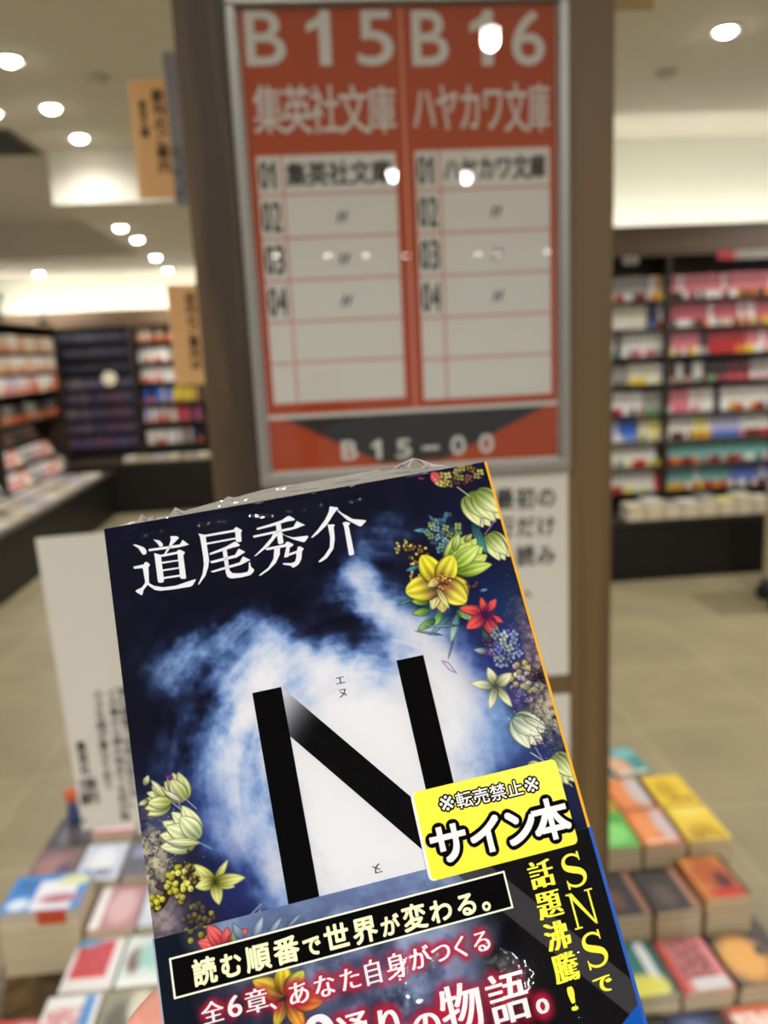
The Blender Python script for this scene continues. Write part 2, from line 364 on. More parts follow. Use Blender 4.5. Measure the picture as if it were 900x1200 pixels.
for ri, (z, row) in enumerate(zip(SHELF, ROWS)):
    for si, runs in enumerate(row):
        x = (1.90 if si == 0 else 2.325); lim = 2.288 if si == 0 else 3.06
        for c, wr, ln in runs:
            e = min(x + ln, lim); k = 0
            while x < e - 0.008:
                w = min(RNG.uniform(0.022, 0.037), max(e - x, 0.012))
                h = 0.150 * RNG.uniform(0.95, 1.03) * (0.86 if ri == 3 else 1)
                cc = c
                if RNG.random() < 0.10: cc = 'white' if c != 'white' else 'cream'
                w2 = wr[int(RNG.integers(len(wr)))]
                shelved(x, RY + 0.045 + RNG.uniform(0, 0.006), z, w, h, cc, w2,
                        f'{cc}-spined pocket book, {w2} wrapper, {ORD[ri]} shelf of the right-hand bookcase, {SIDE[si]}',
                        f'{cc} pocket books with {w2} wrapper, {ORD[ri]} shelf {SIDE[si]}')
                x += w
# little category plates on the header of the right-hand bookcase
t = empty('shelf_header_sign', (2.745, RY - 0.005, 2.045), 'red and white header plate at the top of the right-hand bookcase', 'sign')
MB().box(-0.13, -0.004, 0, -0.01, 0.004, 0.055, c=0.002).build('red_plate', spm('red'), t)
MB().box(-0.01, -0.004, 0, 0.24, 0.004, 0.055, c=0.002).build('white_plate', mat('header_white', (150, 142, 132), 0.5), t)
t = empty('shelf_header_sign', (2.04, RY - 0.005, 2.04), 'small pale header plate of the right-hand bookcase, beside the pillar edge', 'sign')
MB().box(-0.05, -0.004, 0, 0.05, 0.004, 0.05, c=0.002).build('plate', mat('header_white', (150, 142, 132), 0.5), t)
MB().box(-0.03, -0.0055, 0.018, 0.03, -0.004, 0.03).build('plate_text', mat('spine_ink', (70, 60, 58)), t)

# stock ledge below it, with piles of books along its edge
LEDGE_Z = 0.41
def ledge(name, x0, x1, y0, y1, h, label):
    t = empty(name, ((x0 + x1) / 2, (y0 + y1) / 2, 0), label, 'display counter'); a, b2 = (x1 - x0) / 2, (y1 - y0) / 2
    MB().box(-a, -b2, h - 0.03, a, b2, h, c=0.004).build('counter_top', M_DARKWOOD, t)
    MB().box(-a + 0.02, -b2 + 0.012, 0.06, a - 0.02, b2 - 0.01, h - 0.03).build('cabinet_body', M_BLACK, t)
    MB().box(-a + 0.04, -b2 + 0.025, 0, a - 0.04, b2 - 0.02, 0.06).build('kick_board', M_BLACK, t)
    return t
ledge('display_counter', RX0, RX1, 5.0, RY - 0.01, LEDGE_Z, 'low black stock counter in front of the right-hand bookcase')

# ---- books lying flat
def flat_book_mesh(w, d, th, name='book'):
    """cover wrap (spine on -x side) and page block, origin at the centre of the underside"""
    a, b2 = w / 2, d / 2; c = 0.0012
    cv = MB().box(-a, -b2, 0, a, b2, c).box(-a, -b2, th - c, a, b2, th).box(-a, -b2, c, -a + c, b2, th - c)
    pg = MB().box(-a + c, -b2 + 0.001, c, a - 0.001, b2 - 0.001, th - c)
    return cv, pg
M_PAGES = mat('page_edges', (206, 190, 158), 0.8, 0.1, 0.08, 120)
_fb = {}
def flat_book(x, y, z, w, d, th, rot, cover, label, group, cat='book', art=None):
    t = empty('paperback', (x, y, z + 0.0003), label, cat, group); t.rotation_euler = (0, 0, rot)
    key = (w, d, th)
    if key not in _fb:
        cv, pg = flat_book_mesh(w, d, th)
        o1 = cv.build('cover', M_WHITE); o2 = pg.build('page_block', M_PAGES); _fb[key] = (o1.data, o2.data); bpy.data.objects.remove(o1); bpy.data.objects.remove(o2)
    o1 = bpy.data.objects.new('cover', _fb[key][0]); o2 = bpy.data.objects.new('page_block', _fb[key][1])
    for o in (o1, o2): COL.objects.link(o); o.parent = t
    o1.material_slots[0].link = 'OBJECT'; o1.material_slots[0].material = cover
    if art is not None: art_face(t, w, d, th, *art)
    return t
def art_face(t, w, d, th, base, blobs, seed):
    """printed front of a cover: base colour, coloured areas and a few rules of type, as inks on a fine grid"""
    nx, ny = 30, 42; X, Y = np.meshgrid(np.linspace(0, 1, nx), np.linspace(0, 1, ny)); r = np.random.default_rng(seed)
    C = np.zeros((ny, nx, 3)) + lin(base)
    for kind, cx, cy, sx, sy, rgb in blobs:
        if kind == 'o': m = 1 / (1 + np.exp((np.hypot((X - cx) / sx, (Y - cy) / sy) - 1) * 9))
        elif kind == 'r': m = ((abs(X - cx) < sx) & (abs(Y - cy) < sy)).astype(float)
        else:           # type: broken dark/light lines
            m = ((abs(X - cx) < sx) & (abs(Y - cy) < sy) & (r.random((ny, nx)) < 0.62)).astype(float)
        C = C * (1 - m[..., None]) + lin(rgb) * m[..., None]
    C *= 1 + 0.10 * (r.random((ny, nx, 1)) - 0.5)
    v = [((x - .5) * (w - .001), (y - .5) * (d - .001), th + 0.0003) for y in Y[:, 0] for x in X[0]]
    f = [(j * nx + i, j * nx + i + 1, (j + 1) * nx + i + 1, (j + 1) * nx + i) for j in range(ny - 1) for i in range(nx - 1)]
    o = mesh('cover_art', v, f, vcmat('glossy_print', 0.42, 0.25), t); setink(o.data, np.clip(C.reshape(-1, 3), 0, 1))

CREAMS = ['white', 'cream', 'grey', 'cream', 'lemon', 'white', 'pink']
x = 1.99; k = 0
NAMES = ['first', 'second', 'third', 'fourth', 'fifth', 'sixth', 'seventh', 'eighth', 'ninth', 'tenth', 'eleventh', 'twelfth']
for k in range(8):
    w = 0.112; nb = [4, 5, 4, 4, 5, 4, 5, 4][k]
    for j in range(nb):
        c = CREAMS[(k * 3 + j) % 7] if j == nb - 1 else ['white', 'cream', 'grey'][(j + k) % 3]
        top = j == nb - 1
        flat_book(x + k * 0.122, 5.085, LEDGE_Z + j * 0.0245, 0.112, 0.152, 0.024, RNG.uniform(-.02, .02), spm(c),
                  (f'{c} pocket book topping the {NAMES[k]} pile from the pillar, right-hand counter' if top else
                   f'pocket book inside the {NAMES[k]} pile from the pillar, right-hand counter'),
                  f'{NAMES[k]} pile on the right-hand counter')

# ------------------------------------------------------------------ far left corner
M_NAVY = mat('navy_laminate', (30, 29, 44), 0.5, 0.3)
LB = bookcase('bookcase', -3.40, -2.02, 9.12, 0.30, 0.66, 2.09, [1.83, 1.67, 1.51, 1.33, 1.17, 1.00, 0.84, 0.68], [], 'dark navy bookcase in the far left corner of the shop', M_NAVY, 0.10)
MBK = bookcase('bookcase', -2.018, -0.60, 9.12, 0.30, 0.66, 2.09, [1.80, 1.58, 1.36, 1.14, 0.92, 0.68], [-1.30], 'bookcase with white and yellow books at the back wall left of the pillar', M_DARKWOOD, 0.10)
def left_case():
    t = empty('bookcase', (-2.98, 7.2, 0), 'long wall bookcase with white and orange books along the left side', 'bookcase')
    y0, y1 = -2.2, 1.86
    MB().box(-0.22, y0, 0, -0.20, y1, 2.0).build('back_panel', M_DARKWOOD, t)
    for y in (y0, 0.0, y1 - 0.02): MB().box(-0.20, y, 0, 0.22, y + 0.02, 2.0).build('side_panel', M_DARKWOOD, t)
    for z in (1.08, 1.34, 1.53, 1.72, 1.98):
        for ya, yb in ((y0 + 0.02, 0.0), (0.02, y1 - 0.02)): MB().box(-0.20, ya, z - 0.016, 0.22, yb, z).build('shelf', M_DARKWOOD, t)
    MB().box(-0.20, y0 + 0.02, 0.0, 0.20, -0.0, 0.50).box(-0.20, 0.02, 0, 0.20, y1 - 0.02, 0.50).build('plinth', M_BLACK, t)
    # three sloping display steps at the bottom
    for k in range(3):
        x = 0.20 - k * 0.13; z = 0.50 + k * 0.17
        m = MB()
        for ya, yb in ((y0 + 0.02, 0.0), (0.02, y1 - 0.02)):
            m.add([(x + 0.02, ya, z), (x + 0.03, ya, z), (x + 0.03, yb, z), (x + 0.02, yb, z), (x - 0.07, ya, z + 0.165), (x - 0.06, ya, z + 0.165), (x - 0.06, yb, z + 0.165), (x - 0.07, yb, z + 0.165)],
                  [(0, 1, 2, 3), (4, 7, 6, 5), (0, 4, 5, 1), (1, 5, 6, 2), (2, 6, 7, 3), (3, 7, 4, 0)])
        m.build('display_step', M_BLACK, t)
    return t
left_case()
# face-out books on the sloping steps
STEP_ART = [((222, 218, 210), (200, 90, 50)), ((214, 206, 196), (60, 60, 70)), ((205, 110, 60), (240, 230, 220)), ((226, 222, 214), (190, 60, 60)), ((190, 186, 180), (120, 110, 90))]
dz, dx = 0.165, -0.09; tilt = atan2(-dx, dz)
STEPC = ['white and orange', 'grey and white', 'orange', 'white and red', 'grey']
STEPN = ['bottom', 'middle', 'upper']
for k in range(3):
    for j in range(13):
        y = 6.40 + j * 0.183 + (0.175 if j > 3 else 0)
        if y > 8.95: continue
        base, acc = STEP_ART[(j * 2 + k * 3) % 5]
        fx = -2.98 + 0.20 - k * 0.13 + 0.034; fz = 0.50 + k * 0.17 + 0.002
        o = flat_book(fx, y, fz, 0.165, 0.15, 0.016, 0, mat('left_cover_%d' % ((j * 2 + k * 3) % 5), base, 0.4), 'face-out book with %s cover leaning on the %s step of the left bookcase' % (STEPC[(j * 2 + k * 3) % 5], STEPN[k]), 'face-out %s books on the %s step' % (STEPC[(j * 2 + k * 3) % 5], STEPN[k]),
                      art=(base, [('r', .5, .22, .5, .14, acc), ('t', .5, .6, .34, .22, acc)], j * 7 + k))
        # stand it up leaning back: local y -> up the slope, local z -> outwards (+x)
        ex = Vector((0, 1, 0)); ey = Vector((-sin(tilt), 0, cos(tilt))); ez = ex.cross(ey)
        c = Vector((fx, y, fz)) + ey * 0.076 
        o.matrix_world = Matrix([[ex[i], ey[i], ez[i], c[i]] for i in range(3)] + [[0, 0, 0, 1]])
# counters running round the corner
ledge('display_counter', -2.755, -2.20, 4.2, 8.62, 0.47, 'long low display counter along the left bookcase')
ledge('display_counter', -2.71, -0.4, 8.64, 9.10, 0.55, 'low display counter across the back, under the far bookcases')
CT = ['cream', 'white', 'grey', 'tan', 'cream', 'lavender', 'white']
for j in range(19):
    for r in range(2):
        if r == 0 and j < 7: continue
        c = CT[(j * 3 + r * 2) % 7]
        base = PAL[c]
        flat_book(-2.63 + r * 0.27, 5.50 + j * 0.156, 0.47, 0.19, 0.132, 0.02, RNG.uniform(-.06, .06), spm(c), '%s-covered book lying flat in the %s row on the long left counter' % (c, 'wall-side' if r == 0 else 'aisle-side'), '%s books on the left counter, %s row' % (c, 'wall-side' if r == 0 else 'aisle-side'),
                  art=(base, [('o', RNG.uniform(.3, .7), RNG.uniform(.3, .7), .3, .25, [(150, 120, 90), (110, 110, 120), (190, 150, 120), (235, 230, 220)][(j + r) % 4]), ('t', .5, .85, .35, .08, (60, 50, 50))], 300 + j * 2 + r))
for j in range(8):
    c = CT[(j * 2 + 1) % 7]
    for q in range(2):
        flat_book(-2.05 + j * 0.15, 8.78, 0.55 + q * 0.02, 0.128, 0.188, 0.02, RNG.uniform(-.04, .04), spm(c), '%s book in the %s flat pile from the left on the back counter' % (c, NAMES[j]), '%s pile on the back counter' % NAMES[j])

# rows of spines too small and too many to count in the far cases: one object
def far_rows():
    V, F, Cc = [], [], []
    def bx(x0, y0, z0, x1, y1, z1, c):
        k = len(V); V.extend([(x, y, z) for z in (z0, z1) for y in (y0, y1) for x in (x0, x1)])
        F.extend([tuple(i + k for i in q) for q in ((0, 2, 3, 1), (4, 5, 7, 6), (0, 1, 5, 4), (2, 6, 7, 3), (0, 4, 6, 2), (1, 3, 7, 5))]); Cc.extend([lin(c)] * 8)
    def run(axis, a0, a1, face, depth, z, h, cols, obi=True):
        a = a0
        while a < a1 - 0.02:
            w = min(RNG.uniform(0.018, 0.036), a1 - a); c = cols[int((a - a0) / 0.16 + RNG.integers(2)) % len(cols)]
            z_ = z + 0.001; c = np.clip(np.array(PAL.get(c, c) if isinstance(c, str) else c, float) * RNG.uniform(0.88, 1.08), 0, 255); hh = h * RNG.uniform(0.9, 1)
            if axis == 'x':
                bx(a, face, z_, a + w * 0.95, face + depth, z_ + hh, c)
                if obi and RNG.random() < 0.35: bx(a, face - 0.002, z_, a + w * 0.95, face, z + hh * 0.33, (178, 84, 46))
            else:
                bx(face - depth, a, z_, face, a + w * 0.95, z_ + hh, c)
                if RNG.random() < 0.6: bx(face, a, z_, face + 0.002, a + w * 0.95, z + hh * 0.42, [(196, 88, 40), (188, 70, 40), (206, 150, 80)][int(RNG.integers(3))])
            a += w
    for z, cols in ((1.53, ['white', 'cream', (200, 150, 110), 'white']), (1.72, ['cream', 'white', (190, 140, 100)]), (1.34, ['white', 'white', (198, 120, 80), 'lavender'])):
        run('y', 5.04, 7.18, -2.79, 0.13, z, 0.155, cols); run('y', 7.24, 9.02, -2.79, 0.13, z, 0.155, cols)
    run('y', 5.04, 7.18, -2.83, 0.13, 1.08, 0.16, ['dark', 'tan', 'dark', 'grey']); run('y', 7.24, 9.02, -2.83, 0.13, 1.08, 0.16, ['dark', 'dark', 'grey', 'dark'])
    dk = [(40, 38, 58), (52, 48, 60), (34, 34, 52), (60, 50, 56)]
    for z in (1.83, 1.67, 1.51): run('x', -3.36, -2.05, 9.17, 0.12, z, 0.11, [(44, 42, 52), (38, 38, 48), (50, 48, 52)], False)
    for z in (1.33, 1.17, 1.00, 0.84): run('x', -3.36, -2.05, 9.17, 0.12, z, 0.11, [(84, 80, 104), (70, 66, 92), (110, 74, 84), (78, 78, 98), (124, 110, 110)], False)
    run('x', -3.36, -2.05, 9.17, 0.12, 0.68, 0.11, [(120, 84, 104), (100, 80, 120), (90, 84, 110)], False)
    MC = {1.80: ['grey', 'tan', 'dark'], 1.58: ['grey', 'white', 'grey'], 1.36: ['white', 'white', 'pink', 'white'], 1.14: ['navy', 'blue', 'yellow', 'yellow', 'maroon', 'green'], 0.92: ['lavender', 'white', 'red', 'rose', 'navy', 'navy'], 0.68: ['white', 'white', 'white', 'maroon', 'navy']}
    for z, cols in MC.items():
        run('x', -1.95, -1.32, 9.17, 0.12, z, 0.155, cols); run('x', -1.28, -0.64, 9.17, 0.12, z, 0.155, cols[::-1])
    o = mesh('paperback_rows', V, F, vcmat('far_print', 0.5, 0.3)); setink(o.data, np.array(Cc))
    tag(o, 'rows of book spines filling the far bookcases on the left side of the shop', 'books', None, 'stuff')
far_rows()
# small things over there
t = empty('round_clock', (-2.28, 9.10, 1.335), 'pale round object standing in the middle of the dark navy bookcase', 'ornament')
MB().lathe([(0.075, -0.016), (0.078, -0.008), (0.078, 0.008), (0.07, 0.012)], (0, 0.03, 0.08), 24, 0, 'y').build('disc', mat('ornament_cream', (205, 196, 170), 0.5), t)
MB().box(-0.05, 0.015, 0, 0.05, 0.05, 0.006).build('foot', M_BLACK, t)
for x, y, lb in ((-2.80, 7.62, 'dark clip-on reading spot standing on top of the left bookcase'), (-2.78, 8.75, 'dark bent clip-on spot at the far end of the left bookcase top')):
    t = empty('clip_spotlight', (x, y, 2.021), lb, 'spotlight')
    MB().box(-0.04, -0.04, -0.02, 0.04, 0.04, 0.03, c=0.006).build('clamp', M_BLACK, t)
    MB().tube([(0, 0, 0.03), (0.01, 0.02, 0.14), (0.0, 0.06, 0.20)], 0.012).build('stem', mat('clip_grey', (70, 72, 84), 0.4), t)
    MB().lathe([(0.02, 0), (0.035, -0.05), (0.035, -0.06)], (0.0, 0.07, 0.215), 16).build('lamp_head', mat('clip_grey', (70, 72, 84), 0.4), t)

# ------------------------------------------------------------------ book cart at the right edge
M_CART = mat('cart_beige', (176, 164, 132), 0.5)
ct = empty('book_cart', (2.88, 4.36, 0), 'beige book cart on black casters at the right edge of the picture', 'cart')
MB().box(-0.30, -0.16, 0.13, 0.34, -0.14, 0.78, c=0.004).build('front_panel', M_CART, ct)
MB().box(-0.30, 0.14, 0.13, 0.34, 0.16, 0.78, c=0.004).build('rear_panel', M_CART, ct)
MB().box(-0.30, -0.14, 0.13, -0.28, 0.14, 0.78).build('end_panel', M_CART, ct)
MB().box(-0.28, -0.14, 0.13, 0.34, 0.14, 0.15).build('bottom_shelf', M_CART, ct)
MB().box(-0.28, -0.14, 0.50, 0.34, 0.14, 0.52).build('shelf', M_CART, ct)
for cx, cy in ((-0.34, -0.10), (0.28, -0.10), (-0.30, 0.11), (0.28, 0.11)):
    c = MB().box(cx - 0.03, cy - 0.03, 0.115, cx + 0.06, cy + 0.03, 0.13).box(cx - 0.022, cy - 0.022, 0.05, cx + 0.028, cy - 0.018, 0.115).box(cx - 0.022, cy + 0.018, 0.05, cx + 0.028, cy + 0.022, 0.115).build('caster', mat('caster_grey', (70, 72, 74), 0.4), ct)
    MB().lathe([(0.028, -0.015), (0.055, -0.012), (0.055, 0.012), (0.028, 0.015)], (cx - 0.01, cy, 0.055), 24, 0, 'y').build('wheel', mat('caster_rubber', (22, 22, 24), 0.6), c)

# ------------------------------------------------------------------ pillar, table and signs
PY = 1.125                                     # front face of the pillar
TZ = 0.235                                      # table top
M_PILLAR = woodmat('pillar_walnut', (58, 43, 25), (110, 86, 54), 0.45, 2)
pl = empty('wooden_pillar', (0.127, PY + 0.14, TZ), 'wide walnut-grained wooden pillar carrying the orange sign', 'pillar')
MB().box(-0.283, -0.14, 0.0, 0.283, 0.14, 2.62, c=0.003).build('post', M_PILLAR, pl)
TX0, TX1, TY0, TY1 = -0.80, 0.93, 0.98, 2.24
tb = empty('book_table', ((TX0 + TX1) / 2, (TY0 + TY1) / 2, 0), 'low wooden display table under the piles of pocket books around the pillar', 'table')
a, b2 = (TX1 - TX0) / 2, (TY1 - TY0) / 2
MB().box(-a, -b2, TZ - 0.03, a, b2, TZ, c=0.003).build('table_top', M_PILLAR, tb)
MB().box(-a + 0.04, -b2 + 0.04, 0.0, a - 0.04, b2 - 0.04, TZ - 0.03).build('base', M_BLACK, tb)

sg = empty('shelf_guide_sign', (0.127, PY - 0.001, 1.385), 'orange framed shelf guide sign headed B15 and B16 on the wooden pillar', 'sign')
sg.rotation_euler = (pi / 2, 0, 0)             # local x right, y up, z towards the shop
def S(px, py):
    p = at_y(px, py, PY - 0.012); return (p[0] - 0.127, p[2] - 1.385)
M_OR = mat('sign_orange', (180, 66, 8), 0.5, 0.3, 0.03)
M_SW = mat('sign_white', (222, 219, 208), 0.6, 0.2, 0.02)
M_SK = mat('sign_black', (26, 24, 22), 0.5)
M_PINK = mat('sign_seam', (224, 150, 120), 0.5)
M_LINE = mat('sign_red_rule', (206, 110, 80), 0.6)
X0, X1 = -0.2165, 0.2165; Y0, Y1 = 0.0, 0.619
fr = MB()
for x0, y0, x1, y1 in ((X0, Y0, X1, Y0 + 0.017), (X0, Y1 - 0.017, X1, Y1), (X0, Y0 + 0.017, X0 + 0.013, Y1 - 0.017), (X1 - 0.013, Y0 + 0.017, X1, Y1 - 0.017)): fr.box(x0, y0, 0, x1, y1, 0.018, c=0.002)
fr.build('frame', M_STEEL, sg)
MB().box(X0 + 0.006, Y0 + 0.006, 0.001, X1 - 0.006, Y1 - 0.006, 0.006).build('backing_sheet', M_SW, sg)
def poly(name, pts, m, z, parent): return mesh(name, [(x, y, z) for x, y in pts], [tuple(range(len(pts)))], m, parent)
def quad(x0, y0, x1, y1): return [(x0, y0), (x1, y0), (x1, y1), (x0, y1)]
bl = S(311, 489); br_ = S(656, 472); tl = S(278, 12); tr = S(656, 5); mid_t = S(470.5, 8); mid_b = S(486, 478)
gx0, gx1 = -0.2015, 0.2015; gy_b, gy_t = (S(311, 487)[1] + S(656, 470)[1]) / 2, 0.601
mx_ = (mid_t[0] + mid_b[0]) / 2
for x0, x1, nm in ((gx0, mx_ - 0.0015, 'left_panel'), (mx_ + 0.0015, gx1, 'right_panel')):
    poly('orange_panel', quad(x0, gy_b, x1, gy_t), M_OR, 0.0065, sg)
poly('panel_seam', quad(mx_ - 0.0015, gy_b, mx_ + 0.0015, gy_t), M_PINK, 0.0065, sg)
by1 = gy_b - 0.006; by0 = 0.020
poly('number_panel', quad(gx0, by0, gx1, by1), M_OR, 0.0065, sg)
p1, p2, p3, p4 = S(334, 497), S(642, 481), S(520, 535), S(448, 539)
poly('black_wedge', [(p4[0], by0 + 0.004), (p3[0], by0 + 0.004), (p2[0], by1), (p1[0], by1)], M_SK, 0.007, sg)
def lab(items, m, z, spread, name='lettering'): return lettering(name, items, m, z, sg, spread)
def R(px0, py0, px1, py1):
    """cell from the pixel corners upper-left / lower-right"""
    q0, q1 = S(px0, py1), S(px1, py0); return (q0[0], q0[1], q1[0] - q0[0], q1[1] - q0[1])
its = [(c, *R(a_, 11, b_, 75), 'box') for c, a_, b_ in (('B', 290, 331), ('1', 362, 385), ('5', 421, 459), ('B', 485, 524), ('1', 553, 577), ('6', 602, 638))]
lab(its, M_SW, 0.0072, ring(0.0010, 8), 'panel_number')
its = []
for i, c in enumerate('集英社文庫'): its.append((c, *R(298 + i * 33.2, 96, 298 + (i + 1) * 33.2, 157), 'em'))
for i, c in enumerate('ハヤカワ文庫'): its.append((c, *R(484 + i * 27, 93, 484 + (i + 1) * 27, 155), 'em'))
lab(its, M_SW, 0.0072, ring(0.0005, 6), 'publisher_lettering')
# tables
def table(cols, ys, name):
    (xa, xm, xb) = cols
    cells = MB(); g = 0.0012
    for k in range(6):
        for x0, x1 in ((xa, xm), (xm, xb)):
            cells.add([(x, y, 0.0072) for x, y in quad(x0 + g, ys[k + 1] + g, x1 - g, ys[k] - g)], [(0, 1, 2, 3)])
    poly('table_rules', quad(xa, ys[6], xb, ys[0]), M_LINE, 0.0069, sg)
    cells.build('table_cells', M_SW, sg)
ysL = [S(384, y)[1] for y in (179, 226, 277, 326.5, 375.5, 423.5, 471.5)]
ysR = [S(570, y)[1] for y in (172.5, 220, 270.5, 320.5, 369.5, 418, 466)]
cL = (S(300, 180)[0] * .5 + S(319, 474)[0] * .5, S(331, 182)[0] * .5 + S(347, 473)[0] * .5, S(467, 178)[0] * .5 + S(474, 467)[0] * .5)
cR = (S(486, 175)[0] * .5 + S(496, 468)[0] * .5, S(516, 175)[0] * .5 + S(524, 467)[0] * .5, S(645, 172)[0] * .5 + S(649, 463)[0] * .5)
table(cL, ysL, 'l'); table(cR, ysR, 'r')
its = []; its2 = []
for cols, ys, nm in ((cL, ysL, '集英社文庫'), (cR, ysR, 'ハヤカワ文庫')):
    for k in range(4):
        h = ys[k] - ys[k + 1]; w = cols[1] - cols[0]
        for q, c in enumerate('0%d' % (k + 1)):
            its.append((c, cols[0] + w * (0.12 + 0.40 * q), ys[k + 1] + h * 0.16, w * (0.32 if c != '1' else 0.2), h * 0.68, 'box'))
        if k:
            cx = (cols[1] + cols[2]) / 2
            its.append(('〃', cx - 0.013, ys[k + 1] + h * 0.22, 0.026, 0.026, 'em'))
    w = (cols[2] - cols[1] - 0.010) / len(nm); h = ys[0] - ys[1]
    for i, c in enumerate(nm): its2.append((c, cols[1] + 0.004 + i * w, ys[1] + h * 0.20, w, h * 0.62, 'em'))
lab(its, M_SK, 0.0075, ring(0.0008, 6), 'row_number'); lab(its2, M_SK, 0.0075, ring(0.0010, 6), 'row_lettering')
its = [(c, *R(a_, t_, b_, t_ + 22), 'box') for c, a_, b_, t_ in (('B', 402, 418, 517), ('1', 437, 446, 516), ('5', 466, 481, 515), ('0', 530, 545, 511), ('0', 563, 578, 509))]
its.append(('-', *R(496, 523, 514, 527), 'box'))
lab(its, M_SW, 0.0078, ring(0.0009, 6), 'bay_number')
cv = MB().box(X0 + 0.012, Y0 + 0.015, 0.0105, X1 - 0.012, Y1 - 0.015, 0.0115).build('acrylic_cover', clearmat('acrylic', 0.002), sg)

# white handwritten-style cards on the pillar
M_CARD = mat('card_white', (212, 207, 198), 0.7, 0.2, 0.02)
def card(name, x0, z0, w, h, yb, th, lb):
    t = empty(name, (x0 + w / 2, yb, z0), lb, 'sign'); t.rotation_euler = (pi / 2, 0, 0)
    MB().box(-w / 2, 0, 0, w / 2, h, th, c=0.0012).build('board', M_CARD, t); return t
M_CINK = mat('card_ink', (44, 42, 42), 0.7)
q0, q1 = at_y(667, 789, PY), at_y(665, 551, PY)
c1 = card('pop_card', q1[0] - 0.225, q0[2], 0.225, q1[2] - q0[2], PY, 0.004, 'white card with large black writing, fixed below the orange sign')
def CS(px, py): p = at_y(px, py, PY - 0.004); return (p[0] - (q1[0] - 0.1125), p[2] - q0[2])
its = []
for r, (txt, y) in enumerate((('最初の', 573), ('行だけ', 606), ('も読み', 640), ('、', 676))):
    for i, c in enumerate(txt):
        x = 580 + i * 24.5 if r < 3 else 614
        p = CS(x, y + 25 - 0.9 * i); its.append((c, p[0], p[1], 0.0285, 0.0320, 'em'))
lettering('lettering', its[:-1], M_CINK, 0.0045, c1, ring(0.0009, 6)); lettering('punctuation_mark', its[-1:], M_CINK, 0.0045, c1, ring(0.0009, 6))
w0 = at_y(667, 812, PY)
card('pop_card', w0[0] - 0.225, w0[2] - 0.20, 0.225, 0.20, PY, 0.004, 'white card low on the pillar, mostly hidden behind the novel')
YB = PY - 0.002
q0, q1 = at_y(106, 968, YB), at_y(43, 627, YB)
xl = (q0[0] + q1[0]) / 2; hh = q1[2] - q0[2]
c2 = card('pop_card', xl, q0[2], 0.300, hh, YB, 0.004, 'tall white card with small vertical writing, left of the pillar')
c2.rotation_euler = (pi / 2, radians(-1.6), 0)
its = []
_ct, _st = cos(radians(-1.6)), sin(radians(-1.6))
def C2(px, py):
    q = at_y(px, py, YB - 0.004); dx, dz = q[0] - (xl + 0.15), q[2] - q0[2]; return (dx * _ct - dz * _st, dx * _st + dz * _ct)
for s, (xa, ya), (xb, yb) in (('小さな謎が重なり合う', (114, 808), (127, 925)), ('どの章から読み始めても別の物', (131, 806), (147, 962)), ('読む順番で世界が変わる。', (144, 804), (158, 945)), ('@', (0,0), (0,0)), ('集英社', (94, 868), (101, 908)), ('文庫', (97, 912), (101, 944)), ('新刊', (107, 910), (111, 942)), ('。', (100, 948), (104, 964))):
    if s == '@': lettering('lettering', its, M_CINK, 0.0045, c2, ring(0.0003, 4)); its = []; continue
    n = len(s); p0, p1 = C2(xa, ya), C2(xb, yb); stp = (p0[1] - p1[1]) / n; w = 0.0155
    for i, c in enumerate(s): its.append((c, p0[0] + (p1[0] - p0[0]) * i / n - w / 2, p0[1] - (i + 1) * stp, w, stp * 1.0, 'em'))
lettering('publisher_lettering', its, M_CINK, 0.0045, c2, ring(0.0005, 4))

# orange notices and grey notice clipped to the back of the pillar, sticking out to its left; beige one to its right
M_ORP = mat('notice_orange', (250, 198, 138), 0.6, 0.2, 0.03); M_GREY = mat('notice_grey', (150, 146, 150), 0.6); M_BEI = mat('notice_beige', (190, 168, 120), 0.6)
def notice(name, pts_px, Y, m, lb, text=None, curl=0.0, ink=(70, 40, 24)):
    """an upright rectangular board at depth Y whose visible corner pixels give its edges"""
    (xa, ya), (xb, yb) = pts_px; p0, p1 = at_y(xa, ya, Y), at_y(xb, yb, Y)
    w, h = abs(p1[0] - p0[0]), p0[2] - p1[2]
    t = empty(name, ((p0[0] + p1[0]) / 2, Y, p1[2]), lb, 'notice'); t.rotation_euler = (pi / 2, 0, 0)
    MB().box(-w / 2, 0, 0, w / 2, h, 0.003, c=0.0008).build('board', m, t)
    if text:
        its = []
        for col, (s, fx, top, sz) in enumerate(text):
            for i, c in enumerate(s): its.append((c, -w / 2 + fx, h - top - (i + 1) * sz, sz, sz, 'em'))
        lettering('notice_lettering', its, mat('notice_ink_%d' % ink[0], ink, 0.7), 0.0034, t, ring(0.0007, 4))
    return t
NY = PY + 0.2805 + 0.0065
o = notice('notice_board', ((150, 94), (300, 229)), NY, M_ORP, 'upper orange notice with vertical writing sticking out left of the pillar', [('新刊のご案内', 0.034, 0.014, 0.021), ('本日入荷', 0.012, 0.03, 0.014)])
o = notice('notice_board', ((195, 335), (310, 447)), NY, M_ORP, 'lower orange notice with vertical writing sticking out left of the pillar', [('店内のご案内は', 0.028, 0.012, 0.018)])
g = notice('notice_board', ((190, 62), (310, 238)), NY - 0.0034, M_GREY, 'grey patterned notice between the upper orange notice and the pillar')
mb = MB()
for k in range(5):
    cx, cy, r = -0.064 + 0.012 * (k % 2), 0.016 + k * 0.016, 0.009
    mb.tube([(cx + r * (1 - .12 * i / 3) * cos(i * .55), cy + r * (1 - .12 * i / 3) * sin(i * .55), 0.0036) for i in range(16)], 0.0009, 5)
mb.build('swirl_pattern', mat('swirl_ink', (96, 92, 98), 0.7), g)
notice('notice_board', ((600, -130), (766, 12)), NY, M_BEI, 'beige notice at the top edge of the picture right of the pillar')

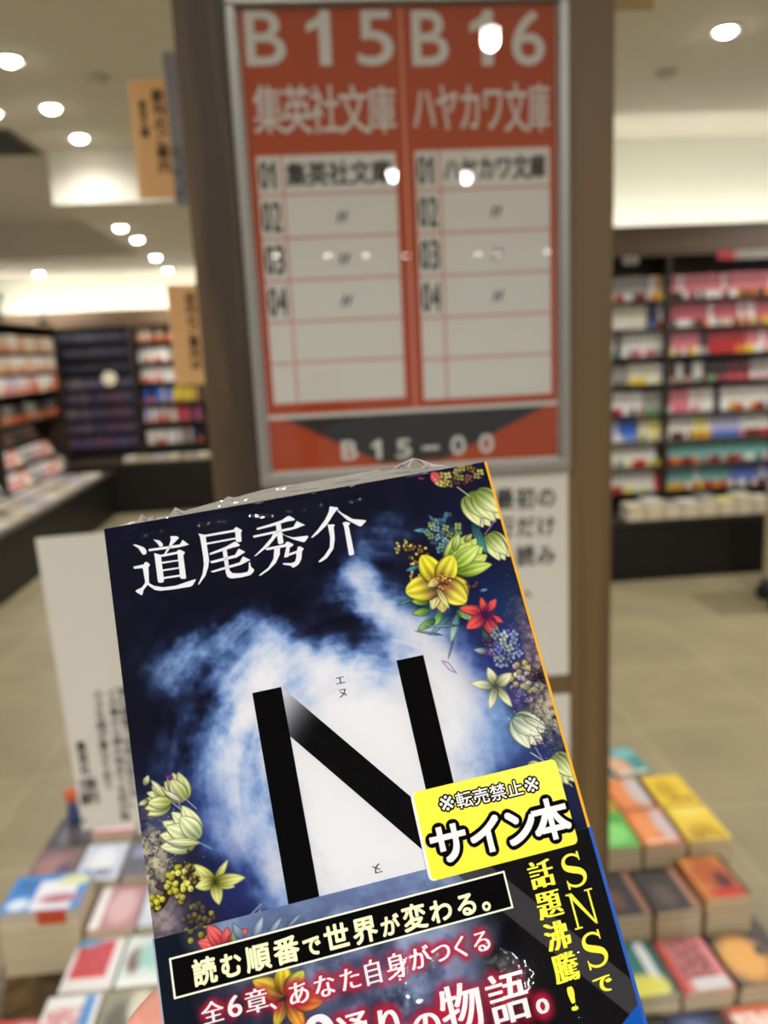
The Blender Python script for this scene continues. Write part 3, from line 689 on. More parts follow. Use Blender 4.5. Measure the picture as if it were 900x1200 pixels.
# ------------------------------------------------------------------ piles of pocket books on the table
BW, BD, BT = 0.105, 0.148, 0.0155
PLAIN = {k: mat('cover_' + k, c, 0.35) for k, c in dict(white=(224, 221, 214), tan=(176, 138, 100), black=(34, 32, 34), blue=(30, 110, 190), cream=(220, 205, 170), red=(200, 50, 44), grey=(120, 118, 122)).items()}
def pile(x, y, ztop, base, blobs, desc, where, w=BW, d=BD, rot=0.0, plain='white', th=BT, wrap=None):
    n = max(1, int(round((ztop - TZ) / th))); 
    for j in range(n):
        last = j == n - 1
        r = rot + RNG.uniform(-.012, .012)
        o = flat_book(x + RNG.uniform(-.0012, .0012), y + RNG.uniform(-.0012, .0012), TZ + j * th, w, d, th, r, PLAIN[plain] if not last else mat('cover_' + where.replace(' ', '_')[:40], base, 0.35),
                  ('%s pocket book, %s' % (desc, where)) if last else 'pocket book under the top one, %s' % where,
                  'pile of pocket books %s' % where, art=(base, blobs, int(abs(x) * 900 + abs(y) * 70)) if last else None)
        if wrap and j >= n - 2:
            MB().box(-w * 0.02, -d / 2 - 0.0006, 0.0005, w * 0.34, -d / 2 + 0.004, th - 0.0005).build('wrapper', mat('wrapper_orange', (196, 74, 34), 0.5), o)
# right of the pillar, back to front
pile(0.800, 2.09, 0.38, (70, 140, 140), [('o', .2, .35, .35, .4, (214, 168, 136)), ('o', .7, .8, .3, .2, (120, 180, 178)), ('t', .5, .1, .4, .06, (230, 225, 200))], 'teal-covered', 'farthest pile right of the pillar', rot=0.1)
pile(0.645, 1.925, 0.38, (190, 160, 60), [('o', .5, .5, .4, .4, (120, 90, 60))], 'dull yellow', 'back row beside the pillar')
pile(0.756, 1.925, 0.38, (206, 120, 72), [('o', .3, .5, .28, .5, (226, 140, 84)), ('o', .72, .55, .26, .5, (196, 188, 184)), ('r', .95, .5, .06, .5, (60, 40, 40))], 'orange and silver illustrated', 'back row between the yellow piles')
pile(0.867, 1.925, 0.38, (226, 192, 60), [('o', .4, .5, .25, .3, (196, 160, 40)), ('t', .6, .2, .3, .06, (120, 90, 20))], 'yellow-covered', 'back row at the right edge of table')
pile(0.645, 1.770, 0.38, (96, 180, 84), [('o', .5, .4, .4, .3, (140, 214, 120)), ('t', .5, .8, .4, .05, (40, 90, 40))], 'bright green', 'second row beside the pillar', plain='tan')
pile(0.756, 1.770, 0.38, (214, 112, 58), [('o', .3, .5, .25, .45, (232, 150, 90)), ('o', .75, .55, .2, .5, (206, 186, 184)), ('r', .96, .45, .05, .45, (70, 44, 44)), ('t', .4, .1, .35, .05, (240, 220, 190))], 'orange and white illustrated', 'second row next to the green one', plain='tan')
pile(0.867, 1.770, 0.38, (230, 198, 64), [('o', .5, .3, .35, .15, (200, 156, 40)), ('t', .5, .12, .4, .08, (130, 96, 20)), ('o', .5, .8, .4, .14, (238, 214, 100))], 'golden yellow', 'second row at the right edge of table', plain='tan')
pile(0.600, 1.600, 0.33, (52, 50, 52), [('o', .4, .35, .18, .22, (110, 72, 60)), ('r', .93, .5, .08, .5, (150, 104, 84))], 'glossy black', 'third row beside the pillar', plain='tan', rot=0.03)
pile(0.712, 1.600, 0.33, (60, 54, 52), [('o', .4, .35, .2, .25, (96, 80, 74)), ('r', .93, .5, .08, .5, (170, 122, 98))], 'black with tan edge', 'third row second from the pillar', plain='tan', rot=0.03)
pile(0.828, 1.605, 0.345, (206, 130, 60), [('o', .5, .55, .4, .4, (176, 84, 30)), ('o', .65, .35, .18, .25, (90, 34, 40)), ('o', .6, .12, .5, .1, (190, 44, 40)), ('r', .97, .5, .04, .5, (40, 40, 44))], 'fiery orange illustrated', 'third row at the right edge of table', plain='tan', rot=0.03)
pile(0.585, 1.425, 0.285, (44, 110, 104), [('r', .7, .5, .10, .5, (214, 218, 216)), ('o', .4, .15, .5, .22, (220, 214, 90)), ('r', .96, .5, .05, .5, (40, 70, 60))], 'teal and yellow', 'fourth row beside the novel', plain='cream', rot=0.04)
pile(0.698, 1.425, 0.285, (214, 130, 130), [('t', .5, .6, .35, .4, (120, 60, 60)), ('r', .6, .12, .35, .12, (210, 206, 204)), ('r', .05, .5, .06, .5, (190, 60, 40))], 'pink typographic', 'fourth row in the middle', plain='cream', rot=0.04)
pile(0.815, 1.425, 0.285, (70, 62, 66), [('o', .45, .5, .46, .44, (228, 168, 88)), ('o', .85, .6, .1, .1, (60, 50, 60))], 'orange-disc', 'fourth row at the right edge of table', plain='cream', rot=0.02)
pile(0.545, 1.262, 0.255, (38, 36, 34), [('t', .5, .4, .45, .35, (222, 208, 60)), ('r', .1, .5, .08, .5, (30, 110, 110))], 'black with yellow type', 'nearest row beside the novel', plain='white', rot=0.03)
pile(0.657, 1.262, 0.255, (44, 56, 92), [('o', .4, .5, .3, .4, (96, 112, 150)), ('r', .9, .5, .08, .5, (30, 34, 50))], 'dark blue', 'nearest row second from the novel', plain='white', rot=0.03)
pile(0.770, 1.262, 0.255, (228, 120, 84), [('t', .5, .5, .42, .4, (246, 232, 220)), ('r', .04, .5, .04, .5, (60, 60, 80))], 'coral with white type', 'nearest row on the right', plain='white', rot=0.03)
# left of the pillar
pile(-0.730, 2.02, 0.35, (58, 56, 62), [('o', .5, .5, .3, .4, (110, 104, 110))], 'dark grey', 'back left corner of table', rot=-.05)
pile(-0.605, 2.02, 0.37, (226, 206, 210), [('o', .5, .5, .4, .3, (240, 236, 236)), ('r', .5, .05, .5, .06, (190, 70, 40))], 'pale pink', 'back row under the tall white card')
pile(-0.488, 2.02, 0.37, (236, 226, 228), [('o', .5, .5, .3, .3, (228, 170, 190))], 'white and rose', 'back row right of the pale pink one')
pile(-0.725, 1.852, 0.355, (116, 84, 88), [('o', .5, .5, .4, .3, (160, 116, 110)), ('o', .8, .3, .2, .3, (90, 60, 100))], 'purple-brown', 'second row at the left edge of table')
pile(-0.610, 1.852, 0.365, (196, 204, 222), [('o', .5, .5, .3, .4, (232, 234, 240)), ('t', .5, .2, .3, .1, (80, 90, 130))], 'light blue and white', 'second row behind the blue one')
pile(-0.497, 1.852, 0.365, (92, 92, 104), [('o', .4, .7, .3, .2, (130, 140, 190)), ('t', .5, .3, .4, .2, (50, 50, 60))], 'slate grey', 'second row next to the novel')
pile(-0.690, 1.700, 0.385, (44, 132, 208), [('r', .62, .42, .26, .40, (232, 230, 236)), ('o', .7, .3, .25, .14, (176, 110, 120)), ('o', .8, .8, .22, .16, (214, 220, 160)), ('o', .2, .2, .14, .16, (220, 232, 244)), ('t', .22, .7, .12, .2, (30, 90, 150))], 'blue and white illustrated', 'third row at the left edge of table', w=0.172, d=0.128, plain='cream', wrap=True, th=0.0175)
pile(-0.535, 1.695, 0.345, (178, 120, 120), [('o', .6, .5, .3, .4, (210, 170, 170)), ('r', .12, .5, .12, .5, (230, 226, 222))], 'dusty pink', 'third row next to the blue one')
pile(-0.424, 1.695, 0.345, (200, 206, 220), [('o', .5, .5, .4, .3, (224, 226, 232))], 'pale lavender', 'third row beside the novel')
pile(-0.548, 1.535, 0.335, (222, 218, 214), [('r', .45, .6, .36, .36, (206, 44, 48)), ('t', .45, .6, .3, .3, (176, 30, 40)), ('o', .2, .95, .3, .1, (90, 150, 190))], 'red and white', 'fourth row right of the blue one')
pile(-0.437, 1.535, 0.335, (214, 224, 218), [('o', .25, .5, .16, .26, (110, 64, 46)), ('o', .65, .6, .35, .3, (150, 200, 190)), ('r', .5, .05, .5, .06, (236, 234, 228))], 'white and mint portrait', 'fourth row beside the novel')
pile(-0.560, 1.378, 0.325, (232, 230, 226), [('r', .8, .5, .1, .5, (70, 140, 200)), ('t', .4, .5, .3, .3, (206, 120, 120))], 'white with blue stripe', 'fifth row left of the olive one', plain='white')
pile(-0.448, 1.378, 0.325, (136, 134, 106), [('o', .4, .5, .3, .3, (84, 82, 62)), ('o', .7, .7, .2, .3, (206, 200, 180)), ('o', .7, .2, .2, .2, (90, 92, 76))], 'olive and grey illustrated', 'fifth row beside the novel', plain='white')
pile(-0.690, 1.400, 0.265, (206, 60, 66), [('o', .7, .5, .3, .4, (222, 226, 216)), ('o', .6, .3, .2, .2, (60, 140, 90))], 'red, white and green', 'fifth row at the left edge of table', plain='white')
pile(-0.660, 1.235, 0.265, (226, 110, 170), [('o', .5, .7, .4, .3, (240, 160, 200)), ('r', .9, .5, .1, .5, (230, 226, 220))], 'pink', 'nearest row at the left edge of table')
pile(-0.547, 1.222, 0.300, (236, 232, 226), [('r', .85, .5, .10, .5, (230, 140, 60)), ('t', .4, .5, .22, .42, (120, 110, 130))], 'white and orange', 'nearest row second from the left', plain='white')
pile(-0.435, 1.222, 0.310, (190, 172, 84), [('o', .5, .6, .3, .25, (222, 164, 60)), ('o', .3, .2, .2, .2, (120, 130, 80)), ('o', .7, .15, .15, .1, (210, 90, 50))], 'yellow flowery', 'nearest row beside the novel', plain='cream')
# tiny figure standing at the back left corner
t = empty('shelf_figurine', (-0.735, 2.055, 0.352), 'tiny orange-topped ornament standing on the dark grey book at the back left of table', 'ornament')
MB().lathe([(0.016, 0), (0.018, 0.01), (0.014, 0.05), (0.012, 0.062)], n=16).build('body', mat('figurine_blue', (70, 84, 130), 0.5), t, True)
MB().lathe([(0.004, 0.060), (0.016, 0.066), (0.019, 0.08), (0.014, 0.096), (0.004, 0.101)], n=16).build('head', mat('figurine_orange', (226, 110, 70), 0.5), t, True)
# another display island behind the pillar
isl = empty('book_table', (-0.30, 4.15, 0), 'second low book table far behind the pillar', 'table')
MB().box(-0.40, -0.4, 0.57, 0.5, 0.4, 0.60, c=0.003).build('table_top', M_DARKWOOD, isl)
MB().box(-0.36, -0.36, 0, 0.46, 0.36, 0.57).build('base', M_BLACK, isl)
for j in range(3):
    for q in range([9, 10, 0][j]):
        flat_book(-0.62 + j * 0.02, 3.86 + j * 0.2, 0.60 + q * 0.02, 0.128, 0.186, 0.02, RNG.uniform(-.03, .03), PLAIN['white'], 'white book in the %s pile on the far table behind the pillar' % NAMES[j], '%s pile on the far table' % NAMES[j])

# ------------------------------------------------------------------ the held novel
# local frame: x right, y up (so millimetres down the cover are -y), z out of the front cover; origin at the cover's top left corner
_u = np.array([0.9889, 0.1118, 0.0981]); _v = np.array([0.1407, -0.4906, -0.8599]); _n = np.array([0.0480, -0.8642, 0.5009])
bk = empty('novel', (0, 0, 0), 'shrink-wrapped paperback with a big black N on its blue flowered cover, held in the hand', 'book')
bk.matrix_world = Matrix([[_u[i], -_v[i], _n[i], [-0.0590, 0.2135, 1.5179][i]] for i in range(3)] + [[0, 0, 0, 1]])
MM = 0.001
BKW, BKH, BKT = 105.0, 152.0, 13.0
AUTHOR = [[(6.74,5.7),(7.63,5.88),(9.5,7.04),(10.02,8.13),(9.72,8.98),(8.9,8.89),(8.61,8.25),(8.05,6.95)],[(12.11,5.28),(13.68,5.95),(14.35,7.0),(14.19,7.68),(13.45,7.66),(13.1,6.75)],[(16.48,5.22),(18.18,5.55),(18.65,6.16),(16.91,7.5),(14.81,9.87),(14.26,9.88),(15.98,7.52),(16.53,6.23)],[(10.51,7.71),(18.69,7.97),(19.48,6.88),(20.92,8.49),(18.47,8.72),(10.61,8.33)],[(11.83,9.08),(13.42,9.87),(13.32,16.8),(13.07,17.33),(12.17,17.27),(11.77,17.0)],[(13.27,9.84),(17.58,9.82),(18.01,9.39),(18.55,9.49),(19.61,10.34),(19.4,10.77),(19.06,11.1),(18.93,17.15),(18.7,17.5),(17.63,17.28),(17.44,16.85),(17.68,10.43),(13.33,10.48)],[(13.37,11.83),(17.75,12.03),(17.7,12.41),(13.42,12.31)],[(13.32,13.89),(17.68,14.09),(17.63,14.48),(13.4,14.37)],[(13.26,15.94),(17.69,16.13),(17.61,16.66),(13.29,16.49)],[(6.18,11.69),(8.92,11.57),(9.09,11.09),(9.71,11.1),(10.43,12.02),(9.89,12.54),(9.52,16.81),(10.65,17.81),(12.89,18.65),(16.14,18.84),(20.25,18.2),(21.36,18.11),(21.11,18.56),(20.21,19.66),(19.64,19.82),(16.01,19.74),(12.06,19.44),(10.69,18.89),(9.57,17.78),(9.11,17.19),(7.87,18.4),(7.55,19.48),(7.18,19.6),(5.9,18.38),(6.12,18.05),(7.62,17.58),(8.53,16.61),(8.6,16.05),(8.44,12.53),(6.29,12.29)],[(23.72,5.9),(25.49,6.65),(25.49,7.38),(25.41,13.74),(24.87,15.61),(23.81,17.74),(21.85,19.76),(21.69,19.57),(23.15,17.22),(23.91,14.63),(24.07,12.29),(24.06,6.9)],[(25.3,6.62),(33.03,6.62),(33.5,6.1),(33.89,6.06),(35.15,7.16),(34.96,7.61),(34.74,7.77),(34.56,10.04),(34.32,10.31),(33.21,10.18),(33.09,9.75),(33.3,7.28),(25.4,7.2)],[(25.45,8.89),(33.54,8.87),(33.46,9.34),(25.45,9.38)],[(25.82,11.84),(30.26,10.92),(32.48,10.03),(33.04,10.06),(33.92,11.12),(33.65,11.39),(32.05,11.47),(28.59,11.99),(25.81,12.36)],[(25.58,14.09),(32.27,13.59),(33.46,12.07),(34.99,13.33),(32.52,14.36),(25.93,14.72)],[(25.32,16.79),(33.03,15.85),(34.2,14.41),(35.94,15.75),(33.28,16.57),(25.8,17.24)],[(29.23,11.52),(30.32,11.73),(30.15,17.44),(30.75,18.35),(32.72,18.82),(34.59,18.84),(35.06,18.23),(35.46,16.33),(35.75,16.39),(35.74,17.57),(36.44,18.5),(36.24,19.05),(35.17,19.82),(32.53,19.96),(30.16,19.72),(29.34,19.05),(29.13,18.03)],[(39.0,7.37),(42.92,6.91),(45.89,6.45),(47.79,5.58),(48.35,5.69),(49.44,6.73),(49.25,7.1),(47.33,7.02),(43.37,7.61),(39.1,7.88)],[(37.72,9.28),(48.72,8.89),(49.85,7.43),(51.82,8.92),(48.99,9.52),(37.88,9.88)],[(44.22,7.16),(45.52,7.41),(45.33,12.67),(45.01,12.93),(44.13,12.92),(43.89,12.59)],[(43.23,9.42),(44.4,9.36),(44.24,10.23),(41.28,12.89),(37.51,14.95),(37.14,14.88),(39.74,12.99),(42.43,10.69)],[(45.24,9.61),(46.06,10.79),(47.99,11.77),(52.0,12.03),(52.12,12.38),(50.93,13.57),(50.35,13.54),(47.9,12.24),(45.71,10.6)],[(40.44,13.33),(45.61,13.21),(46.1,12.62),(46.66,12.73),(47.82,13.69),(47.57,14.04),(46.74,14.36),(45.94,16.62),(45.7,16.85),(44.76,16.78),(44.94,16.22),(45.85,13.99),(40.52,13.94)],[(45.86,16.0),(48.35,15.61),(48.89,14.58),(49.39,14.56),(50.27,15.38),(50.01,15.73),(49.7,15.95),(49.11,18.04),(48.08,19.44),(46.64,20.02),(46.28,19.87),(46.17,19.45),(45.29,19.08),(44.12,18.65),(44.11,18.25),(46.32,18.69),(47.31,18.49),(47.89,17.4),(48.11,16.24),(45.74,16.66)],[(42.65,13.76),(44.17,13.78),(43.73,15.78),(42.28,17.89),(40.12,19.43),(37.67,20.52),(37.41,20.27),(40.25,18.67),(41.94,16.62)],[(59.45,4.99),(61.5,5.63),(61.63,5.95),(60.2,7.14),(57.66,9.97),(54.93,11.91),(53.11,12.86),(52.85,12.64),(55.17,10.72),(57.6,8.3),(58.99,6.28)],[(61.28,6.1),(62.14,7.31),(64.8,9.69),(68.23,10.69),(68.29,10.99),(66.64,12.21),(65.92,11.86),(63.24,9.6),(61.42,6.96)],[(57.85,10.01),(59.64,10.27),(59.69,10.57),(59.31,10.91),(58.92,14.32),(57.99,16.98),(55.8,19.17),(53.72,19.96),(53.39,19.69),(55.4,18.29),(57.14,16.41),(57.81,13.69)],[(61.84,10.28),(62.74,10.12),(63.83,10.54),(63.82,10.96),(63.36,11.28),(63.24,19.23),(63.01,19.59),(62.09,19.69),(61.76,19.42),(62.11,11.24)]]

def vnoise(u, v, seed, pu=None):
    """smooth value noise; pu = period in u"""
    r = np.random.default_rng(seed); n = 64; g = r.random((n, n))
    ui = np.floor(u).astype(int); vi = np.floor(v).astype(int); fu = u - ui; fv = v - vi
    fu = fu * fu * (3 - 2 * fu); fv = fv * fv * (3 - 2 * fv); p = pu or n
    a, b_ = ui % p, (ui + 1) % p; c, d = vi % n, (vi + 1) % n
    return (g[c, a] * (1 - fu) + g[c, b_] * fu) * (1 - fv) + (g[d, a] * (1 - fu) + g[d, b_] * fu) * fv
def fbm(u, v, seed, oct=5, pu=None):
    t = 0; a = 0.5; s = 0
    for k in range(oct): t = t + a * vnoise(u * 2 ** k, v * 2 ** k, seed + k, None if pu is None else min(pu * 2 ** k, 64)); s += a; a *= 0.55
    return t / s
def sstep(a, b_, x): t = np.clip((x - a) / (b_ - a), 0, 1); return t * t * (3 - 2 * t)
def ramp(x, stops):
    out = np.zeros(x.shape + (3,)); ps = [p for p, c in stops]; cs = np.array([c for p, c in stops], float) / 255
    for k in range(3): out[..., k] = np.interp(x, ps, cs[:, k])
    return out
class Print:
    """ink painted on a fine grid of the cover, millimetre coordinates (a right, b down)"""
    def __init__(s, a0, b0, a1, b1, st=0.2):
        s.a = np.arange(a0, a1 + st / 2, st); s.b = np.arange(b0, b1 + st / 2, st); s.st = st
        s.A, s.B = np.meshgrid(s.a, s.b); s.C = np.zeros(s.A.shape + (3,))
    def win(s, a, b_, r):
        i0, i1 = np.searchsorted(s.a, [a - r, a + r]); j0, j1 = np.searchsorted(s.b, [b_ - r, b_ + r]); return slice(j0, j1), slice(i0, i1)
    def put(s, w, m, col):
        m = m[..., None]; s.C[w] = s.C[w] * (1 - m) + col * m
    def petal(s, a, b_, ang, L, Wd, c0, c1, p=0.8, bend=0.0, edge=0.5, vein=0.18, sharp=0.66, alpha=1.0):
        w = s.win(a, b_, L * 1.15 + Wd); A, B = s.A[w] - a, s.B[w] - b_
        if A.size == 0: return
        t = radians(ang); q = (A * cos(t) + B * sin(t)) / L; r = (-A * sin(t) + B * cos(t)) / (Wd / 2); r = r - bend * q * q * 2
        pr = np.where((q > 0) & (q < 1), np.sin(pi * np.clip(q, 0.0001, 0.9999) ** p), 0) ** sharp
        d = (pr - abs(r)) * Wd / 2; m = sstep(-0.08, 0.22, d) * (q > 0) * (q < 1) * alpha
        k = sstep(0.0, 0.75, q)[..., None]; c0 = np.array(c0, float) / 255; c1 = np.array(c1, float) / 255
        col = c0 * (1 - k) + c1 * k
        vn = np.sin(r / np.maximum(pr, 0.15) * 9 + a * 3) * vein * (1 - 0.6 * q) + 0.10 * r
        col = col * (1 + vn[..., None]); col = col * (1 - edge * (1 - sstep(0.0, 0.55, d)))[..., None]
        s.put(w, m, np.clip(col, 0, 1))
    def disc(s, a, b_, r, c, soft=0.15, alpha=1.0):
        w = s.win(a, b_, r + 1); d = np.hypot(s.A[w] - a, s.B[w] - b_); s.put(w, (1 - sstep(r - soft, r + soft, d)) * alpha, np.array(c, float) / 255)
    def glow(s, a, b_, r, c, alpha=0.6):
        w = s.win(a, b_, r * 2.2); d = np.hypot(s.A[w] - a, s.B[w] - b_); s.put(w, np.exp(-(d / r) ** 2) * alpha, np.array(c, float) / 255)
    def line(s, pts, wd, c, alpha=1.0):
        for (a0, b0), (a1, b1) in zip(pts[:-1], pts[1:]):
            L = hypot(a1 - a0, b1 - b0); w = s.win((a0 + a1) / 2, (b0 + b1) / 2, L / 2 + wd + 0.5)
            A, B = s.A[w] - a0, s.B[w] - b0; t = np.clip((A * (a1 - a0) + B * (b1 - b0)) / L ** 2, 0, 1)
            d = np.hypot(A - t * (a1 - a0), B - t * (b1 - b0)); s.put(w, (1 - sstep(wd / 2 - 0.1, wd / 2 + 0.15, d)) * alpha, np.array(c, float) / 255)
    def cluster(s, a, b_, r, n, fr, cols, seed, petals=4, dark=(30, 22, 44), ry=None):
        g = np.random.default_rng(seed); ry = ry or r
        s.glow(a, b_, r * 0.9, dark, 0.75)
        for k in range(n):
            t, q = g.random() * 2 * pi, g.random() ** 0.6; x, y = a + r * q * cos(t), b_ + ry * q * sin(t)
            c = np.array(cols[int(g.integers(len(cols)))], float) * g.uniform(0.75, 1.08); o = g.random() * 90
            s.disc(x + 0.15, y + 0.2, fr * 1.12, dark, 0.25, 0.8)
            if petals == 1: s.disc(x, y, fr * .9, c); s.disc(x - fr * .25, y - fr * .3, fr * .35, np.minimum(c * 1.25, 255), 0.25, 0.8); s.disc(x + fr * .3, y + fr * .4, fr * .25, c * 0.5, 0.2, .7)
            else:
                for j in range(petals): s.petal(x, y, o + j * 360 / petals, fr * 1.15, fr * 1.05, c * 0.75, c, 0.9, 0, 0.2, 0.05)
                s.disc(x, y, fr * 0.18, c * 0.35)
    def tulip(s, a, b_, ang, L, c0, c1, n=5, spread=42, base=(44, 40, 84)):
        for k in range(n):
            f = (k / (n - 1) - 0.5) * 2
            s.petal(a - f * L * .06 * sin(radians(ang)), b_ + f * L * .06 * cos(radians(ang)), ang + f * spread / 2 * 1.15, L * (1 - 0.12 * abs(f)), L * 0.46, c0, c1, 0.75, -f * 0.25, 0.55, 0.12)
        s.petal(a, b_, ang - 6, L * 0.86, L * 0.52, c0, c1, 0.7, 0.05, 0.6, 0.14)
    def mesh(s, name, z, mt, parent, hole=None):
        ny, nx = s.A.shape; N = nx * ny
        V = np.zeros((N, 3), np.float32); V[:, 0] = s.A.ravel() * MM; V[:, 1] = -s.B.ravel() * MM; V[:, 2] = z(s.A, s.B).ravel() * MM if callable(z) else z * MM
        i = (np.arange(ny - 1)[:, None] * nx + np.arange(nx - 1)[None]).ravel()
        Q = np.stack([i, i + nx, i + nx + 1, i + 1], 1).astype(np.int32)
        me = bpy.data.meshes.new(name); me.vertices.add(N); me.vertices.foreach_set('co', V.ravel())
        me.loops.add(Q.size); me.loops.foreach_set('vertex_index', Q.ravel()); me.polygons.add(len(Q))
        me.polygons.foreach_set('loop_start', np.arange(0, Q.size, 4, dtype=np.int32)); me.polygons.foreach_set('use_smooth', np.ones(len(Q), bool))
        me.update(calc_edges=True); me.materials.append(mt)
        c = np.clip(s.C * 0.885, 0, 1); setink(me, np.where(c <= 0.04045, c / 12.92, ((c + 0.055) / 1.055) ** 2.4).reshape(-1, 3))
        o = bpy.data.objects.new(name, me); COL.objects.link(o); o.parent = parent; return o

def clouds(P):
    """storm clouds turning round a bright opening behind the big letter"""
    A, B = P.A, P.B; ca, cb = 56.0, 74.0
    x, y = A - ca, B - cb; r = np.hypot(x, y) + 1e-3; th = np.arctan2(y, x)
    sw = th + 0.9 * np.log(r / 12 + 0.35)                       # noise drawn out along the turning direction
    n1 = fbm(sw / (2 * pi) * 4 + 16, r / 7.0, 21, 5, 4); n2 = fbm(sw / (2 * pi) * 12 + 16, r / 2.2, 31, 5, 12); n3 = fbm(A / 7, B / 7, 41, 6); n4 = fbm(A / 2.5, B / 2.5, 47, 4)
    A2 = A + 11 * (fbm(A / 12 + 3, B / 12, 5, 6) - 0.5); B2 = B + 11 * (fbm(A / 12, B / 12 + 9, 6, 6) - 0.5)
    v = sstep(1.35, 0.50, np.hypot((A2 - 57) / 27, (B2 - 78) / 34)) * 1.0
    v = np.maximum(v, 0.92 * sstep(1.25, 0.4, np.hypot((A2 - 70) / 22, (B2 - 66) / 24)))
    def stroke(pts, w, al):
        m = np.zeros_like(A)
        for (a0, b0), (a1, b1) in zip(pts[:-1], pts[1:]):
            t = np.clip(((A2 - a0) * (a1 - a0) + (B2 - b0) * (b1 - b0)) / ((a1 - a0) ** 2 + (b1 - b0) ** 2), 0, 1)
            m = np.maximum(m, np.exp(-((A2 - a0 - t * (a1 - a0)) ** 2 + (B2 - b0 - t * (b1 - b0)) ** 2) / w ** 2))
        return m * al
    for pts, w, al in (([(77, 15), (68, 18), (62, 23)], 4.5, .30), ([(62, 23), (66, 32), (76, 43)], 6, .50), ([(66, 30), (76, 42), (82, 52)], 7, .5), ([(52, 30), (60, 34), (68, 44)], 3, .3), ([(10, 40), (18, 34), (30, 33.5), (42, 39), (50, 46)], 5, .46), ([(22, 40), (34, 40), (46, 46)], 6, .3),
                       ([(15, 52), (24, 45), (36, 44), (46, 48)], 5, .34), ([(18, 82), (17, 70), (22, 58), (32, 48)], 6, .50), ([(27, 98), (22, 84), (25, 70), (31, 58)], 6, .5), ([(33, 100), (30, 84), (33, 66)], 8, .4), ([(89, 78), (87, 62), (82, 50)], 7, .40), ([(10, 62), (14, 72)], 5, .16), ([(45, 100), (60, 99)], 9, .35), ([(30, 52), (40, 54), (38, 66)], 6, .55), ([(12, 66), (18, 60), (20, 76)], 6, .14), ([(6, 60), (9, 48)], 4, .12)):
        v = v + 0.86 * stroke(pts, w, al) * (1 - 0.65 * np.clip(v, 0, 1))
    for pts, w, al in (([(20, 24), (34, 26), (46, 29), (54, 36), (58, 43)], 4.0, .85), ([(2, 48), (12, 49), (20, 53)], 5, .55), ([(20, 40), (16, 46)], 3, .3), ([(9, 78), (16, 88), (20, 98)], 4.5, .45), ([(34, 10), (60, 12), (80, 8)], 9, .4), ([(90, 84), (92, 98)], 6, .45)):
        v = v * (1 - stroke(pts, w, al))
    v = v + ((n1 - .5) * 0.42 + (n2 - .5) * 0.30 + (n3 - .5) * 0.55 + (n4 - .5) * 0.26) * sstep(1.05, 0.7, v) * sstep(-.12, .22, v)
    v = np.clip(v + 0.03, 0, 1)
    P.C[...] = ramp(v, [(0, (17, 18, 32)), (.10, (24, 28, 52)), (.22, (42, 58, 98)), (.36, (76, 104, 154)), (.5, (122, 152, 202)), (.64, (166, 188, 224)), (.80, (208, 216, 234)), (.94, (230, 231, 236)), (1, (238, 238, 241))])
def tint(P, a, b_, ra, rb, c, al, noise=0.0, seed=3):
    m = np.exp(-((P.A - a) / ra) ** 2 - ((P.B - b_) / rb) ** 2) * al
    if noise: m = m * np.clip(1 + noise * (fbm(P.A / 1.2, P.B / 1.2, seed, 3) - 0.5) * 4, 0, 1.6)
    m = np.clip(m, 0, 1)[..., None]; P.C[...] = P.C * (1 - m) + np.array(c, float) / 255 * m

